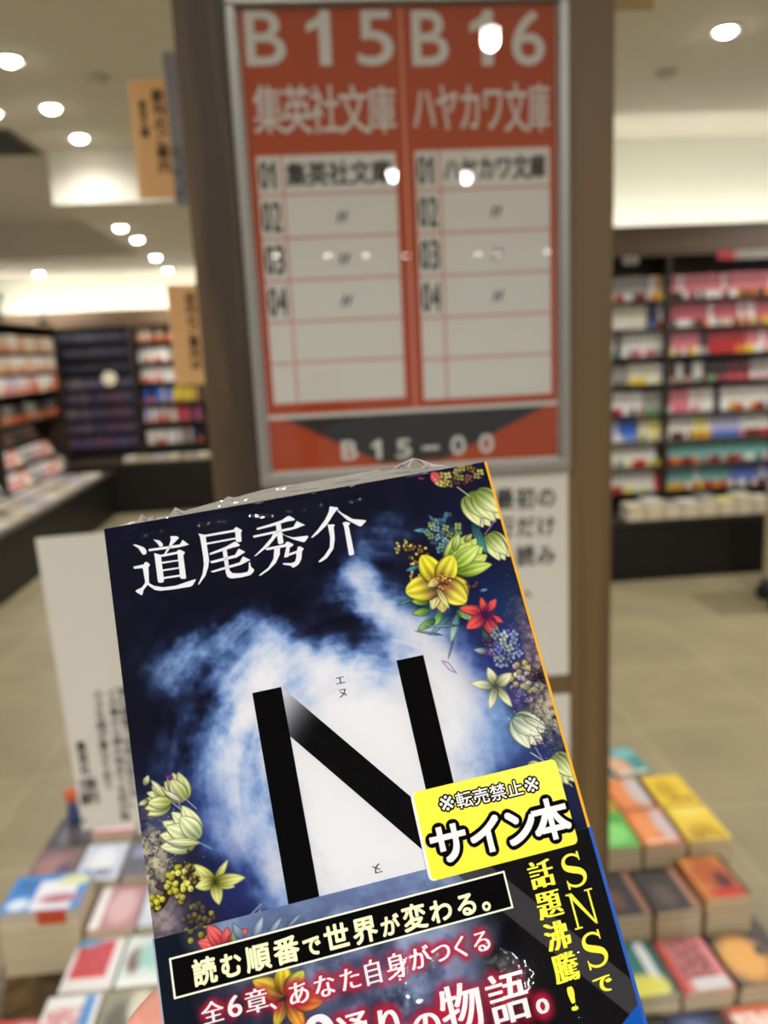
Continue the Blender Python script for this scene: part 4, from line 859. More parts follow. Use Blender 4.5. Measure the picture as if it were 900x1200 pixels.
YG0, YG1 = (150, 166, 60), (236, 240, 168)
def paint_cover(P):
    clouds(P)
    # top band of deep sky, right and left borders of colour
    tint(P, 45, -4, 60, 16, (20, 21, 36), 0.8); tint(P, 100, 20, 18, 26, (24, 25, 58), 0.8); tint(P, 98, 40, 10, 10, (22, 46, 92), 0.8)
    tint(P, 94, 52, 8, 9, (54, 66, 150), 0.7); tint(P, 105, 58, 5, 14, (186, 158, 160), 0.75, 0.5); tint(P, 104, 70, 5, 8, (206, 194, 150), 0.7, 0.8)
    tint(P, 96, 82, 9, 9, (52, 66, 140), 0.75); tint(P, 104, 92, 6, 9, (34, 42, 78), 0.8); tint(P, 90, 72, 6, 8, (120, 160, 214), 0.5)
    tint(P, 2, 40, 7, 40, (20, 22, 36), 0.6); tint(P, 8, 74, 9, 8, (44, 56, 128), 0.75); tint(P, 1, 83, 5, 9, (206, 196, 160), 0.85, 0.6); tint(P, 3, 96, 6, 7, (170, 150, 150), 0.85, 0.3)
    tint(P, 17, 94, 8, 10, (40, 52, 120), 0.8); tint(P, 13, 99, 6, 5, (38, 34, 70), 0.8)
    # florets in the top right corner
    P.cluster(99, 3.2, 4.2, 16, 1.05, [(150, 92, 84), (196, 160, 84), (120, 70, 74), (232, 222, 120)], 1, ry=2.8)
    P.petal(89.5, 0.4, 62, 4.8, 3.6, (214, 84, 92), (242, 128, 122)); P.petal(92, 4.6, 200, 2.8, 1.8, (150, 120, 50), (236, 226, 120)); P.cluster(93.5, 3.4, 2.6, 6, 1.1, [(226, 210, 110), (176, 120, 70)], 2)
    P.petal(85, 1.2, 20, 2.2, 1.1, (110, 40, 110), (160, 60, 150))
    # pale tulip buds hanging at the right
    for a_, b_, g, L in ((97.5, 8.8, 62, 11.5), (100.2, 8.4, 55, 11.0), (100.5, 21.0, 66, 9.0)):
        P.tulip(a_, b_, g, L, (120, 140, 64), (232, 238, 176), 4, 34)
    P.line([(95.5, 6.0), (98, 9)], 0.3, (180, 196, 140)); P.petal(97.0, 17.2, 80, 9.5, 2.8, (30, 76, 92), (66, 140, 140)); P.line([(104, 17), (99.5, 21)], 0.25, (150, 120, 170)); P.line([(100, 16), (97, 22)], 0.2, (110, 60, 130))
    # blue-green florets, brown-gold sprays
    P.petal(84.5, 16.8, 190, 4.2, 1.6, (40, 90, 130), (110, 180, 190)); P.petal(87, 16, 250, 4, 1.4, (40, 80, 130), (80, 130, 170))
    P.cluster(87.8, 19.0, 4.4, 22, 1.0, [(150, 190, 200), (120, 170, 150), (180, 205, 120), (90, 130, 180)], 3, dark=(24, 40, 84)); P.cluster(91.5, 17.6, 2.4, 7, 1.0, [(200, 222, 120), (170, 200, 110)], 4, dark=(30, 44, 70)); P.cluster(90, 13.8, 1.6, 5, .6, [(130, 180, 190)], 41, dark=(24, 40, 84))
    P.cluster(80.2, 23.4, 3.2, 30, 0.42, [(236, 216, 120), (206, 160, 80), (150, 110, 60)], 5, 1, (36, 26, 30)); P.cluster(76.6, 20.2, 2.4, 20, 0.42, [(226, 210, 120), (190, 160, 90)], 6, 1, (34, 28, 34)); P.cluster(78.6, 28.6, 2.0, 12, .4, [(226, 206, 120)], 61, 1, (40, 30, 60))
    P.petal(80, 26, 170, 4.5, 1.5, (40, 90, 130), (90, 160, 180))
    # green tulip
    P.tulip(88.5, 29.2, -42, 11.5, (96, 130, 40), (214, 232, 120), 5, 56); P.petal(90.0, 24.0, -62, 5.4, 2.6, (110, 140, 50), (206, 222, 130)); P.petal(93.4, 22.0, -35, 3.4, 1.8, (120, 130, 60), (206, 200, 130))
    P.petal(89.5, 30, -8, 9.8, 4.4, (100, 130, 40), (206, 226, 112), 0.7, 0.2); P.petal(89, 28, -28, 9.4, 4.8, (130, 160, 50), (218, 236, 128), 0.75)
    # leaves under the yellow flower
    for a_, b_, g, L, w_, c0, c1 in ((79.6, 36.5, 205, 5.4, 2.6, (70, 110, 44), (170, 200, 90)), (79.8, 38.6, 182, 5.2, 2.3, (60, 110, 50), (150, 190, 84)), (82.5, 39, 120, 5.2, 2.4, (60, 110, 70), (150, 200, 120)), (80.5, 41, 160, 5.8, 2.4, (44, 90, 60), (140, 190, 110)),
                                     (86.5, 40, 40, 5, 2.2, (80, 120, 60), (170, 200, 100)), (84.6, 41, 150, 8, 1.6, (50, 100, 110), (120, 170, 180)), (86.8, 40.6, 118, 8.6, 2.2, (60, 110, 120), (170, 206, 200)), (88.4, 36.6, 78, 9.2, 2.2, (40, 90, 80), (130, 180, 150)), (76.5, 34.5, 170, 5.6, 1.3, (40, 90, 100), (100, 150, 160)), (91, 33.5, 110, 4.4, 2, (100, 130, 60), (206, 214, 130)), (92, 46, 80, 5.6, 2, (40, 80, 80), (120, 160, 150)), (81.5, 45.6, 200, 8, 0.9, (90, 110, 150), (150, 170, 200)), (84, 47, 120, 6, .8, (90, 110, 150), (150, 170, 200)), (86.5, 44, 190, 10, 1.1, (70, 110, 130), (150, 180, 200))):
        P.petal(a_, b_, g, L, w_, c0, c1)
    # big yellow flower with a dark heart
    HB, HT = (92, 52, 60), (240, 226, 60)
    for g, L, w_, c0, c1, bd in ((20, 8.2, 5.2, (110, 80, 40), (226, 210, 60), 0), (95, 8.0, 4.2, (88, 50, 70), (214, 196, 120), 0.1), (120, 7.6, 3.2, (90, 56, 70), (226, 216, 150), 0), (172, 9.6, 6.6, (84, 44, 56), (236, 222, 70), 0.08), (248, 9.0, 5.8, (150, 120, 40), (242, 230, 60), 0.05), (312, 8.6, 5.6, (150, 124, 40), (240, 228, 76), -0.08), (45, 8.6, 6.4, (120, 72, 60), (240, 224, 84), 0.06)):
        P.petal(84.0, 31.8, g, L, w_ * 1.12, c0, c1, 0.86, bd, 0.6, 0.22, 0.5)
    P.petal(84.6, 30.6, 160, 4.4, 2.6, (200, 190, 90), (244, 240, 150)); P.petal(83.0, 33.0, 74, 6.4, 2.2, (170, 150, 90), (238, 230, 150))
    P.glow(84.6, 31.6, 2.0, (70, 36, 44), 0.7)
    g_ = np.random.default_rng(9)
    for k in range(46):
        t, q = g_.random() * 6.28, g_.random() ** .5 * 2.3; P.disc(84.8 + q * cos(t), 31.6 + q * sin(t) * .9, g_.uniform(.16, .30), [(238, 180, 60), (214, 120, 40), (250, 226, 130), (120, 60, 40)][k % 4], 0.12)
    # small brown bud row and red lily
    P.cluster(92.6, 34.4, 1.8, 8, 0.45, [(200, 140, 110), (150, 90, 90)], 7, 3); P.petal(93.8, 36, 0, 2.6, 1.2, (60, 90, 150), (130, 170, 210))
    for g, L, w_, bd in ((215, 7.2, 3.3, -0.35), (268, 5.0, 2.4, 0.1), (312, 5.4, 2.8, 0.2), (30, 5.2, 2.4, 0.2), (78, 6.8, 4.0, 0), (152, 6.6, 3.8, 0.15)): P.petal(93.9, 42.6, g, L, w_, (120, 30, 70), (244, 92, 84), 0.78, bd, 0.5, 0.16)
    P.glow(93.9, 42.6, 1.2, (40, 22, 70), 0.9)
    for g in (-60, -20, 15, 50): P.line([(93.9, 42.6), (93.9 + 3.4 * cos(radians(g)), 42.6 + 3.4 * sin(radians(g)))], 0.22, (60, 30, 90))
    # hydrangea, gold-brown spray, lily, tulips down the right side
    P.cluster(96.4, 51.8, 4.9, 46, 1.15, [(160, 180, 224), (204, 218, 230), (120, 130, 205), (150, 170, 210), (190, 206, 190)], 8, dark=(40, 38, 100), ry=4.6)
    P.cluster(92.2, 49.6, 1.7, 8, .45, [(206, 160, 120), (160, 130, 170)], 10, 3); P.petal(92.4, 52.4, 200, 4.4, 1.9, (60, 70, 120), (176, 190, 176)); P.petal(92.8, 54, 250, 2.5, 1.6, (90, 50, 110), (140, 90, 160))
    P.line([(79.5, 52.0), (80.8, 54.6), (82.4, 55.8), (81.0, 52.8), (79.5, 52.0)], 0.22, (150, 120, 180))
    P.cluster(99.4, 61.5, 4.6, 34, 0.78, [(222, 222, 150), (200, 200, 190), (176, 160, 196), (206, 196, 120)], 11, 1, (88, 70, 96), ry=5.2); P.cluster(96.2, 65, 3, 14, .6, [(150, 140, 200), (120, 80, 150), (200, 200, 210)], 12, 3, (70, 64, 130))
    for g in (200, 250, 300, 330, 30): P.petal(103.4, 61.8, g, 4.0, 2.0, (34, 24, 36), (96, 72, 80))
    for g, L, w_, bd in ((196, 6.6, 2.8, 0.1), (262, 5.2, 2.9, 0), (335, 5.6, 3.2, 0), (62, 6.6, 2.6, 0.12), (118, 6.2, 2.6, 0.1)): P.petal(91.6, 61.2, g, L, w_, (110, 120, 90), (240, 240, 196), 0.75, bd, 0.35, 0.10)
    P.glow(91.6, 61.2, 0.8, (70, 64, 50), 0.8)
    P.line([(92.6, 68.6), (94.8, 70.6)], 0.35, (60, 120, 130)); P.tulip(93.8, 70.0, 48, 9.2, (150, 166, 150), (240, 244, 210), 5, 52); P.petal(96.4, 70.2, 38, 7.0, 2.2, (150, 170, 140), (236, 240, 216)); P.petal(98, 76, 40, 2.6, 1.2, (220, 150, 180), (240, 190, 210))
    P.line([(96, 79), (101, 84), (104, 89)], 0.22, (190, 200, 206)); P.line([(97.5, 78), (100, 86)], 0.16, (160, 180, 206)); P.line([(99, 77), (104.5, 80)], 0.25, (60, 60, 76)); P.tulip(101.2, 81.0, 62, 8.2, (120, 140, 90), (226, 236, 168), 5, 50); P.petal(94.5, 81.5, 15, 3.6, 2.2, (150, 170, 150), (226, 236, 190))
    sp = np.random.default_rng(4)
    for k in range(260): P.disc(101.5 + sp.normal() * 2.6, 70 + sp.normal() * 6, sp.uniform(.08, .2), [(70, 64, 70), (226, 218, 180), (110, 120, 160)][k % 3], 0.1, .8)
    for k in range(240): P.disc(4.6 + sp.normal() * 2.6, 80 + sp.normal() * 3.6, sp.uniform(.08, .2), [(44, 44, 56), (30, 34, 60), (210, 204, 170)][k % 3], 0.1, .85)
    for k in range(120): P.disc(101.8 + sp.normal() * 1.6, 44 + sp.normal() * 7, sp.uniform(.06, .14), (110, 140, 170), 0.08, .7)
    # left border: tulips, berries, lily
    P.tulip(7.6, 71.0, 196, 6.6, (150, 160, 80), (232, 236, 168), 5, 64); P.petal(6.4, 69.6, 240, 5.4, 1.8, (190, 196, 120), (236, 240, 190)); P.petal(2.8, 69.5, 170, 2.8, 1.6, (110, 120, 80), (226, 230, 180)); P.petal(2, 66, 300, 2.6, 1.8, (110, 120, 80), (226, 230, 180))
    P.tulip(10.9, 71.4, 248, 7.6, (140, 150, 90), (214, 218, 160), 4, 34); P.petal(10, 71.4, 222, 5.6, 1.5, (214, 190, 190), (240, 236, 210)); P.disc(8.2, 65.5, 0.7, (110, 50, 120))
    P.line([(7.4, 70.6), (10.4, 74.0)], 0.2, (170, 180, 150)); P.line([(11, 71), (13.2, 73.8)], 0.2, (150, 170, 180)); P.line([(9.4, 71.4), (9.8, 75)], 0.2, (150, 160, 180))
    P.tulip(12.4, 80.6, 218, 9.4, (150, 166, 110), (236, 240, 186), 5, 70); P.petal(13.2, 80.4, 235, 7.0, 4.6, (140, 156, 120), (232, 238, 190)); P.petal(13, 81.5, 196, 8.4, 2.0, (190, 196, 130), (240, 242, 200)); P.line([(12.6, 81.2), (15.4, 83.4)], 0.25, (110, 150, 180))
    P.petal(6.4, 90.0, 200, 5.2, 2.4, (40, 30, 28), (84, 66, 60)); P.petal(4.6, 89.6, 120, 4.6, 1.8, (40, 30, 28), (84, 66, 60)); P.petal(6.0, 88.4, 285, 3.8, 1.8, (44, 34, 28), (90, 76, 60)); P.petal(3.4, 92, 150, 3.4, 1.4, (40, 30, 28), (84, 66, 60))
    P.cluster(7.9, 89.2, 3.9, 40, 0.72, [(214, 206, 70), (190, 180, 60), (226, 220, 110)], 13, 1, (44, 34, 30), ry=4.4); P.cluster(1.5, 91.6, 1.6, 9, .7, [(206, 196, 60)], 14, 1, (40, 32, 30))
    for k in range(16): P.disc(10.5 + sp.normal() * 1.6, 86.5 + sp.normal() * 2, .4, (50, 40, 44), .2, .8)
    for g, L, w_, bd in ((225, 6.4, 2.8, 0.2), (205, 4.0, 1.8, 0), (310, 5.6, 1.9, 0.1), (180, 4.6, 3.0, 0), (88, 5.0, 3.0, 0), (25, 4.8, 2.2, 0), (2, 7.0, 3.0, 0.12)): P.petal(15.0, 90.6, g, L, w_, (120, 120, 40), (238, 238, 150), 0.72, bd, 0.4, 0.12)
    P.glow(15.0, 90.6, 0.9, (40, 44, 30), 0.8)
    P.cluster(10.2, 97.4, 3.6, 26, 0.62, [(150, 146, 60), (110, 104, 60), (90, 84, 70)], 15, 1, (40, 32, 44), ry=3.4)
    P.line([(20, 100.4), (24.5, 97.6)], 0.25, (150, 170, 190)); P.petal(22.5, 101.5, 300, 4, 0.9, (150, 170, 200), (206, 220, 236))

M_PRINT = vcmat('cover_print', 0.6, 0.0)
pr = Print(0, 0, 105, 100.4); paint_cover(pr); pr.mesh('front_cover', 0.0, M_PRINT, bk)
MB().box(0, -BKH * MM, -0.0008, BKW * MM, 0, -0.0002).build('front_board', mat('cover_stock', (34, 36, 60), 0.5), bk)
MB().box(0, -BKH * MM, -(BKT) * MM, BKW * MM, 0, -(BKT - 0.8) * MM).build('back_cover', mat('cover_stock', (34, 36, 60), 0.5), bk)
MB().box(0.0012, -(BKH - 0.6) * MM, -(BKT - 0.8) * MM, (BKW - 0.4) * MM, -0.0006, -0.0008).build('page_block', M_PAGES, bk)
def spine_strip(name, b0, b1, out, m):
    n = 10; pts = [(105.0 + out * (1 - (1 - 2 * k / n) ** 2) ** 0.5 * 1.0, -BKT / 2 + (BKT / 2) * cos(pi * k / n)) for k in range(n + 1)]
    V = []; 
    for b_ in (b0, b1): V += [(a * MM, -b_ * MM, z * MM) for a, z in pts]
    F = [(k, n + 1 + k, n + 2 + k, k + 1) for k in range(n)]; F += [tuple(range(n + 1))[::-1], tuple(range(n + 1, 2 * n + 2))]
    return mesh(name, V, F, m, bk, smooth=False)
spine_strip('spine', 0, BKH, 1.35, mat('spine_yellow', (236, 172, 32), 0.4))

# ---- big letter, with the diagonal fading in from the left stroke
M_INK = mat('ink_black', (6, 6, 8), 0.6, 0.0, 0.0)
def bpoly(name, polys, m, z, parent=bk):
    V, F = [], []
    for p in polys:
        k = len(V); V += [(a * MM, -b_ * MM, z * MM) for a, b_ in p]; F.append(tuple(range(k, k + len(p))))
    return mesh(name, V, F, m, parent)
def rect(a0, b0, a1, b1): return [(a0, b0), (a0, b1), (a1, b1), (a1, b0)]
bpoly('title_letter', [rect(30.6, 49.9, 37.9, 99.9), rect(67.9, 49.5, 75.05, 99.9)], M_INK, 0.06)
nd = 40; V, F, Cc = [], [], []
for k in range(nd + 1):
    t = k / nd; a = 37.9 + (67.9 - 37.9) * t; up = 49.9 + (87.5 - 49.9) * t; lo = 62.2 + (99.9 - 62.2) * t
    for j in range(9):
        q = j / 8; V.append((a * MM, -(up + (lo - up) * q) * MM, 0.06 * MM)); f_ = sstep(0.0, 8.5, (a - 37.9) + 5.5 * q); Cc.append(lin(np.array([188, 190, 196]) * (1 - f_) + np.array([10, 10, 12]) * f_ + 0.01))
F = [(k * 9 + j, k * 9 + j + 1, (k + 1) * 9 + j + 1, (k + 1) * 9 + j) for k in range(nd) for j in range(8)]
o = mesh('title_diagonal', V, F, vcmat('cover_print', 0.6, 0.0), bk); setink(o.data, np.array(Cc))
M_LET = mat('ink_white', (222, 222, 225), 0.35, 0.4, 0.0)
bpoly('author_lettering', AUTHOR, M_LET, 0.06)
def blet(name, items, m, z, spread=((0, 0),), parent=bk):
    """items in millimetres down the cover"""
    V, Fc, Z = layout([(s, a, -(b_ + h), w, h, md) for s, a, b_, w, h, md in items], spread)
    return mesh(name, [(x * MM, y * MM, z * MM + 1.5e-6 * k) for (x, y), k in zip(V, Z)], Fc, m, parent)
blet('reading_lettering', [('エ', 51.4, 50.0, 2.7, 2.6, 'em'), ('ヌ', 51.4, 53.2, 2.7, 2.6, 'em')], mat('ink_grey', (44, 46, 52), 0.5), 0.06, xs(0.05))
o = blet('reading_lettering', [('ヌ', 50.9, 95.0, 2.7, 2.6, 'em')], mat('ink_grey', (44, 46, 52), 0.5), 0.06, xs(0.05))
for v_ in o.data.vertices:            # printed turned half round and bent, as the photo shows
    x, y = v_.co.x - 52.3 * MM, v_.co.y + 96.4 * MM; v_.co.x, v_.co.y = 52.3 * MM - x + 0.25 * y, -96.4 * MM - y

# ---- paper band (obi)
B0 = 99.1
pb = Print(0, B0, 105, BKH); A, B = pb.A, pb.B
n1 = fbm(A / 11, B / 9, 51, 5); n2 = fbm(A / 5, B / 4, 61, 5)
base = ramp(np.clip(0.62 * n1 + 0.5 * n2 - 0.06, 0, 1), [(0.2, (34, 40, 60)), (0.45, (82, 92, 124)), (0.6, (132, 146, 182)), (0.85, (186, 196, 222))])
top = sstep(108, 100, B)[..., None]; base = base * (1 - top) + (base * 0.5 + np.array([0.42, 0.50, 0.66]) * 0.62) * top
dk = np.clip(sstep(15, 3, A + 2 * (n2 - .5)) + sstep(64, 80, A + 0.35 * (B - 118) + 12 * (n2 - .5)), 0, 1)[..., None]
mid = (sstep(60, 70, A) * sstep(108, 114, B))[..., None]
base = base * (1 - dk) + np.array([0.045, 0.05, 0.075]) * dk
pb.C[...] = np.clip(base, 0, 1)
tint(pb, 14, 117, 11, 8, (24, 22, 34), 0.8); tint(pb, 50, 124, 8, 4, (40, 48, 70), 0.6, 0.6)
pb.C[A < 5.2 + 0.02 * (B - 99)] = np.array([18, 26, 40]) / 255
# grey slanting stripe on black at the right
blk = sstep(79.5, 81.0, A - 0.16 * (B - 112)); 
inb = ((A > 76) & (B < 103.5)) | (A > 82.0); pb.C[inb] = np.array([20, 19, 22]) / 255
for (p, q) in (((70.6, 102.0), (105.2, 143.2)),):
    t = (B - p[1]) / (q[1] - p[1]); c0 = p[0] + (q[0] - p[0]) * t; m = (sstep(0, .3, A - c0 + 0.0) * sstep(8.6, 8.3, A - c0)) * 0.9
    pb.put((slice(None), slice(None)), m, np.array([66, 65, 68]) / 255)
pb.put((slice(None), slice(None)), sstep(138.6, 138.8, B - (A - 104) * -0.6) * (A > 96), np.array([24, 92, 190]) / 255)
# flowers printed on the band
pb.cluster(10.5, 99.6, 3.2, 10, .7, [(176, 170, 60), (140, 140, 60)], 71, 1, (40, 36, 44))
for g, L, w_ in ((200, 6.5, 3.6), (235, 6.5, 3.6), (280, 4.4, 2.6), (330, 6.2, 3.0), (355, 5.5, 2.6)): pb.petal(15.2, 104.6, g, L, w_, (150, 40, 60), (246, 108, 104), .8, .15)
pb.petal(17.0, 104.8, 285, 4.4, 1.8, (90, 120, 80), (190, 206, 150)); pb.petal(19.4, 104.8, 250, 5.4, 2.2, (60, 80, 110), (150, 176, 190)); pb.petal(21.4, 104.6, 305, 5.6, 2.0, (90, 120, 150), (190, 206, 224)); pb.petal(25, 104.4, 320, 5.0, 1.6, (100, 130, 160), (180, 200, 222)); pb.petal(29, 104.0, 330, 5.4, 1.2, (110, 130, 160), (170, 190, 216))
pb.glow(26, 116, 4, (30, 26, 36), 0.9)
for a_, b_, g, L, w_, c1 in ((26.5, 117.0, 215, 8.0, 4.6, (226, 200, 70)), (26.5, 117, 275, 6.8, 4.4, (240, 216, 60)), (27, 117, 320, 6.0, 4.4, (206, 214, 90)), (27, 118, 70, 7.4, 3.8, (240, 170, 60)), (28, 118, 20, 7.0, 5.0, (206, 120, 60)), (26, 118, 120, 5.6, 3.0, (214, 180, 70))): pb.petal(a_, b_, g, L, w_, (120, 70, 40), c1, .75)
# red halo under the white lettering
L2 = [('全', 8.0, 114.1, 5.0, 4.6), ('6', 13.9, 114.3, 2.9, 4.2), ('章', 17.6, 114.0, 5.2, 5.0), ('、', 22.7, 114.6, 4.6, 4.8)] + [(c, 26.9 + i * 5.9, 114.7, 5.3, 5.0) for i, c in enumerate('あなた')] + [('自', 44.2, 114.4, 4.9, 5.4), ('身', 49.6, 114.4, 5.2, 5.4)] + [(c, a_, 114.4, 5.0, 5.0) for c, a_ in (('が', 55.2), ('つ', 60.4), ('く', 65.2), ('る', 70.2))]
L3 = [('7', 16.6, 123.4, 6.0, 9.5), ('2', 23.0, 123.4, 6.0, 9.5), ('0', 29.2, 122.4, 6.8, 10), ('通', 36.4, 123.4, 7.2, 9), ('り', 44.4, 124.2, 7.2, 8.6), ('の', 52.4, 126.8, 7.4, 7.4), ('物', 59.8, 123.6, 10.0, 10.6), ('語', 70.8, 124.0, 9.8, 10.8), ('。', 81.4, 125.4, 8.4, 9.6)]
def halo(items, r, c, al):
    V, _, _ = layout([(s, a, -(b_ + h), w, h, 'em') for s, a, b_, w, h in items])
    V = np.array(V); key = np.unique(np.round(V / 0.55).astype(int), axis=0) * 0.55
    for x, y in key: pb.glow(x, -y, r, c, al)
halo(L2, 0.95, (196, 34, 62), 0.34); halo(L3, 1.35, (190, 30, 58), 0.32)
BANDZ = 0.28
band = pb.mesh('book_band', BANDZ, vcmat('band_print', 0.6, 0.0), bk)
MB().box(0, -(BKH) * MM, 0.0, BKW * MM, -B0 * MM, (BANDZ - 0.02) * MM).box(-0.0004, -BKH * MM, -(BKT + .3) * MM, 0.0, -B0 * MM, (BANDZ - .02) * MM).box(-0.0004, -BKH * MM, -(BKT + .3) * MM, BKW * MM, -B0 * MM, -(BKT + .02) * MM).build('band_paper', mat('band_stock', (150, 160, 176), 0.5), band)
s_ = spine_strip('band_spine', B0, BKH, 1.75, mat('band_blue', (28, 84, 178), 0.4)); s_.parent = band
bpoly('box_border', [rect(2.7, 103.7, 82.0, 112.0)], mat('ink_ivory', (244, 242, 214), 0.4, 0.4, 0), BANDZ + 0.04, band)
bpoly('box_panel', [rect(3.15, 104.1, 81.55, 111.6)], M_INK, BANDZ + 0.07, band)
M_IV = mat('ink_ivory_text', (240, 240, 190), 0.4, 0.4, 0)
its = []; x = 7.2
for c, w_, s_y in (('読', 5.6, 1), ('む', 5.4, .95), ('順', 5.9, 1), ('番', 6.2, 1), ('で', 4.6, .8), ('世', 6.2, 1), ('界', 6.2, 1), ('が', 4.8, .8), ('変', 6.2, 1), ('わ', 5.8, .95), ('る', 5.8, .95), ('。', 6.0, 1)):
    its.append((c, x + 0.1, 105.2 + 5.2 * (1 - s_y) + (x - 7) / 72 * 0.5 , w_ - 0.2, 5.6 * s_y, 'em')); x += w_ + 0.42
blet('catch_copy', its, M_IV, BANDZ + 0.10, ring(0.17, 8), band)
blet('subtitle_lettering', [(*t_, 'box' if t_[0].isdigit() else 'em') for t_ in L2], M_LET, BANDZ + 0.06, xs(0.13, 3), band)
blet('headline_lettering', [(*t_, 'box' if t_[0].isdigit() else 'em') for t_ in L3], M_LET, BANDZ + 0.06, xs(0.26, 4), band)
# yellow column text: slab-serif capitals drawn as strokes, then the vertical words
M_YEL = mat('ink_yellow', (246, 236, 40), 0.4, 0.4, 0)
def serif_s(a0, b0, w, h):
    pts = []
    for k in range(41):                     # centre line of an S with its thick spine in the middle
        t = k / 40
        if t < 0.5: q = t / 0.5; an = radians(-28 - q * 222); x_, y_ = 0.5 + 0.36 * cos(an), 0.255 + 0.225 * sin(an)
        else: q = (t - 0.5) / 0.5; an = radians(-70 - 0 + q * 222); x_, y_ = 0.5 + 0.40 * cos(an), 0.735 + 0.235 * sin(an)
        pts.append((x_, y_, 0.045 + 0.085 * math.exp(-((t - 0.5) / 0.17) ** 2)))
    # smooth the joint
    P_ = np.array(pts); 
    for _ in range(3): P_[1:-1] = (P_[:-2] + 2 * P_[1:-1] + P_[2:]) / 4
    Lf, Rt = [], []
    for k in range(41):
        d = P_[min(k + 1, 40), :2] - P_[max(k - 1, 0), :2]; d = d * [w, h]; d /= np.linalg.norm(d); nrm = np.array([-d[1], d[0]]); c = P_[k, :2] * [w, h]; hw = P_[k, 2] * w
        Lf.append(c + nrm * hw); Rt.append(c - nrm * hw)
    quads = [[Lf[k], Rt[k], Rt[k + 1], Lf[k + 1]] for k in range(40)]
    e0, e1 = P_[0, :2] * [w, h], P_[40, :2] * [w, h]
    quads.append([e0 + np.array([-.04, -.16]) * [w, h], e0 + np.array([.045, -.17]) * [w, h], e0 + np.array([.045, .10]) * [w, h], e0 + np.array([0.0, .10]) * [w, h]])
    quads.append([e1 + np.array([-.045, -.10]) * [w, h], e1 + np.array([0, -.10]) * [w, h], e1 + np.array([.04, .16]) * [w, h], e1 + np.array([-.045, .17]) * [w, h]])
    return [[(a0 + p[0], b0 + p[1]) for p in q] for q in quads]
def serif_n(a0, b0, w, h):
    P_ = [rect(.12, .02, .19, .97), rect(.80, .03, .87, .98), [(.06, .02), (.24, .02), (.88, .98), (.80, .98)], rect(.0, .0, .24, .045), rect(.70, .0, 1.0, .045), rect(.02, .955, .30, 1.0)]
    return [[(a0 + x_ * w, b0 + y_ * h) for x_, y_ in p] for p in P_]
bpoly('acronym_lettering', serif_s(95.6, 103.7, 6.0, 7.6) + serif_n(95.0, 112.2, 6.8, 7.8) + serif_s(95.4, 121.2, 6.0, 7.6), M_YEL, BANDZ + 0.06, band)
its = [('で', 95.8, 130.0, 4.8, 4.2, 'em')] + [(c, 87.5, b_, 6.2, 6.4, 'em') for c, b_ in (('話', 103.2), ('題', 109.9), ('沸', 116.8), ('騰', 123.6))] + [('!', 89.7, 130.9, 1.1, 4.9, 'box')]
blet('column_lettering', its, M_YEL, BANDZ + 0.06, xs(0.27, 4), band)
# ---- yellow sticker
M_STK = mat('sticker_yellow', (238, 222, 20), 0.35, 0.4, 0.0)
def rrect(a0, b0, a1, b1, r, n=6):
    p = []
    for ca, cb, s0 in ((a0 + r, b0 + r, 180), (a1 - r, b0 + r, 270), (a1 - r, b1 - r, 0), (a0 + r, b1 - r, 90)):
        p += [(ca + r * cos(radians(s0 + 90 * k / n)), cb + r * sin(radians(s0 + 90 * k / n))) for k in range(n + 1)]
    return p[::-1]
SZ = 0.42
def plate(name, pts, z0, z1, m, parent):
    n = len(pts); V = [(a * MM, -b_ * MM, z0 * MM) for a, b_ in pts] + [(a * MM, -b_ * MM, z1 * MM) for a, b_ in pts]
    F = [tuple(range(n - 1, -1, -1)), tuple(range(n, 2 * n))] + [(k, (k + 1) % n, n + (k + 1) % n, n + k) for k in range(n)]
    return mesh(name, V, F, m, parent)
st = plate('sticker', rrect(64.5, 81.7, 101.6, 102.0, 1.3), BANDZ + 0.02, SZ, M_STK, bk)
plate('sticker_edge', rrect(63.8, 81.8, 70.0, 102.0, 1.3), BANDZ + 0.01, SZ - 0.03, M_LET, st)
its = [(c, 70.0 + i * 4.36 + (.3 if c == '※' else 0), 83.9 + i * 0.10 + (.2 if c == '※' else 0), 4.3 - (.7 if c == '※' else 0), 3.9 - (.4 if c == '※' else 0), 'box' if c == '※' else 'em') for i, c in enumerate('※転売禁止※')]
blet('sticker_outline', its, M_INK, SZ + 0.02, ring(0.42, 14), st); blet('sticker_lettering', [t_ for t_ in its if t_[0] != '※'], M_LET, SZ + 0.06, ring(0.05, 6), st); blet('sticker_lettering', [t_ for t_ in its if t_[0] == '※'], M_LET, SZ + 0.06, ((0, 0),), st)
its = [(c, a_, b_, w_, h_, 'em') for c, a_, b_, w_, h_ in (('サ', 65.6, 90.0, 9.8, 9.2), ('イ', 75.2, 90.4, 9.4, 9.0), ('ン', 84.0, 90.2, 8.8, 9.2), ('本', 91.6, 90.2, 9.6, 9.6))]
blet('sticker_outline', its, M_INK, SZ + 0.02, ring(1.30, 20), st); blet('sticker_lettering', its, M_LET, SZ + 0.06, sq(0.30), st)

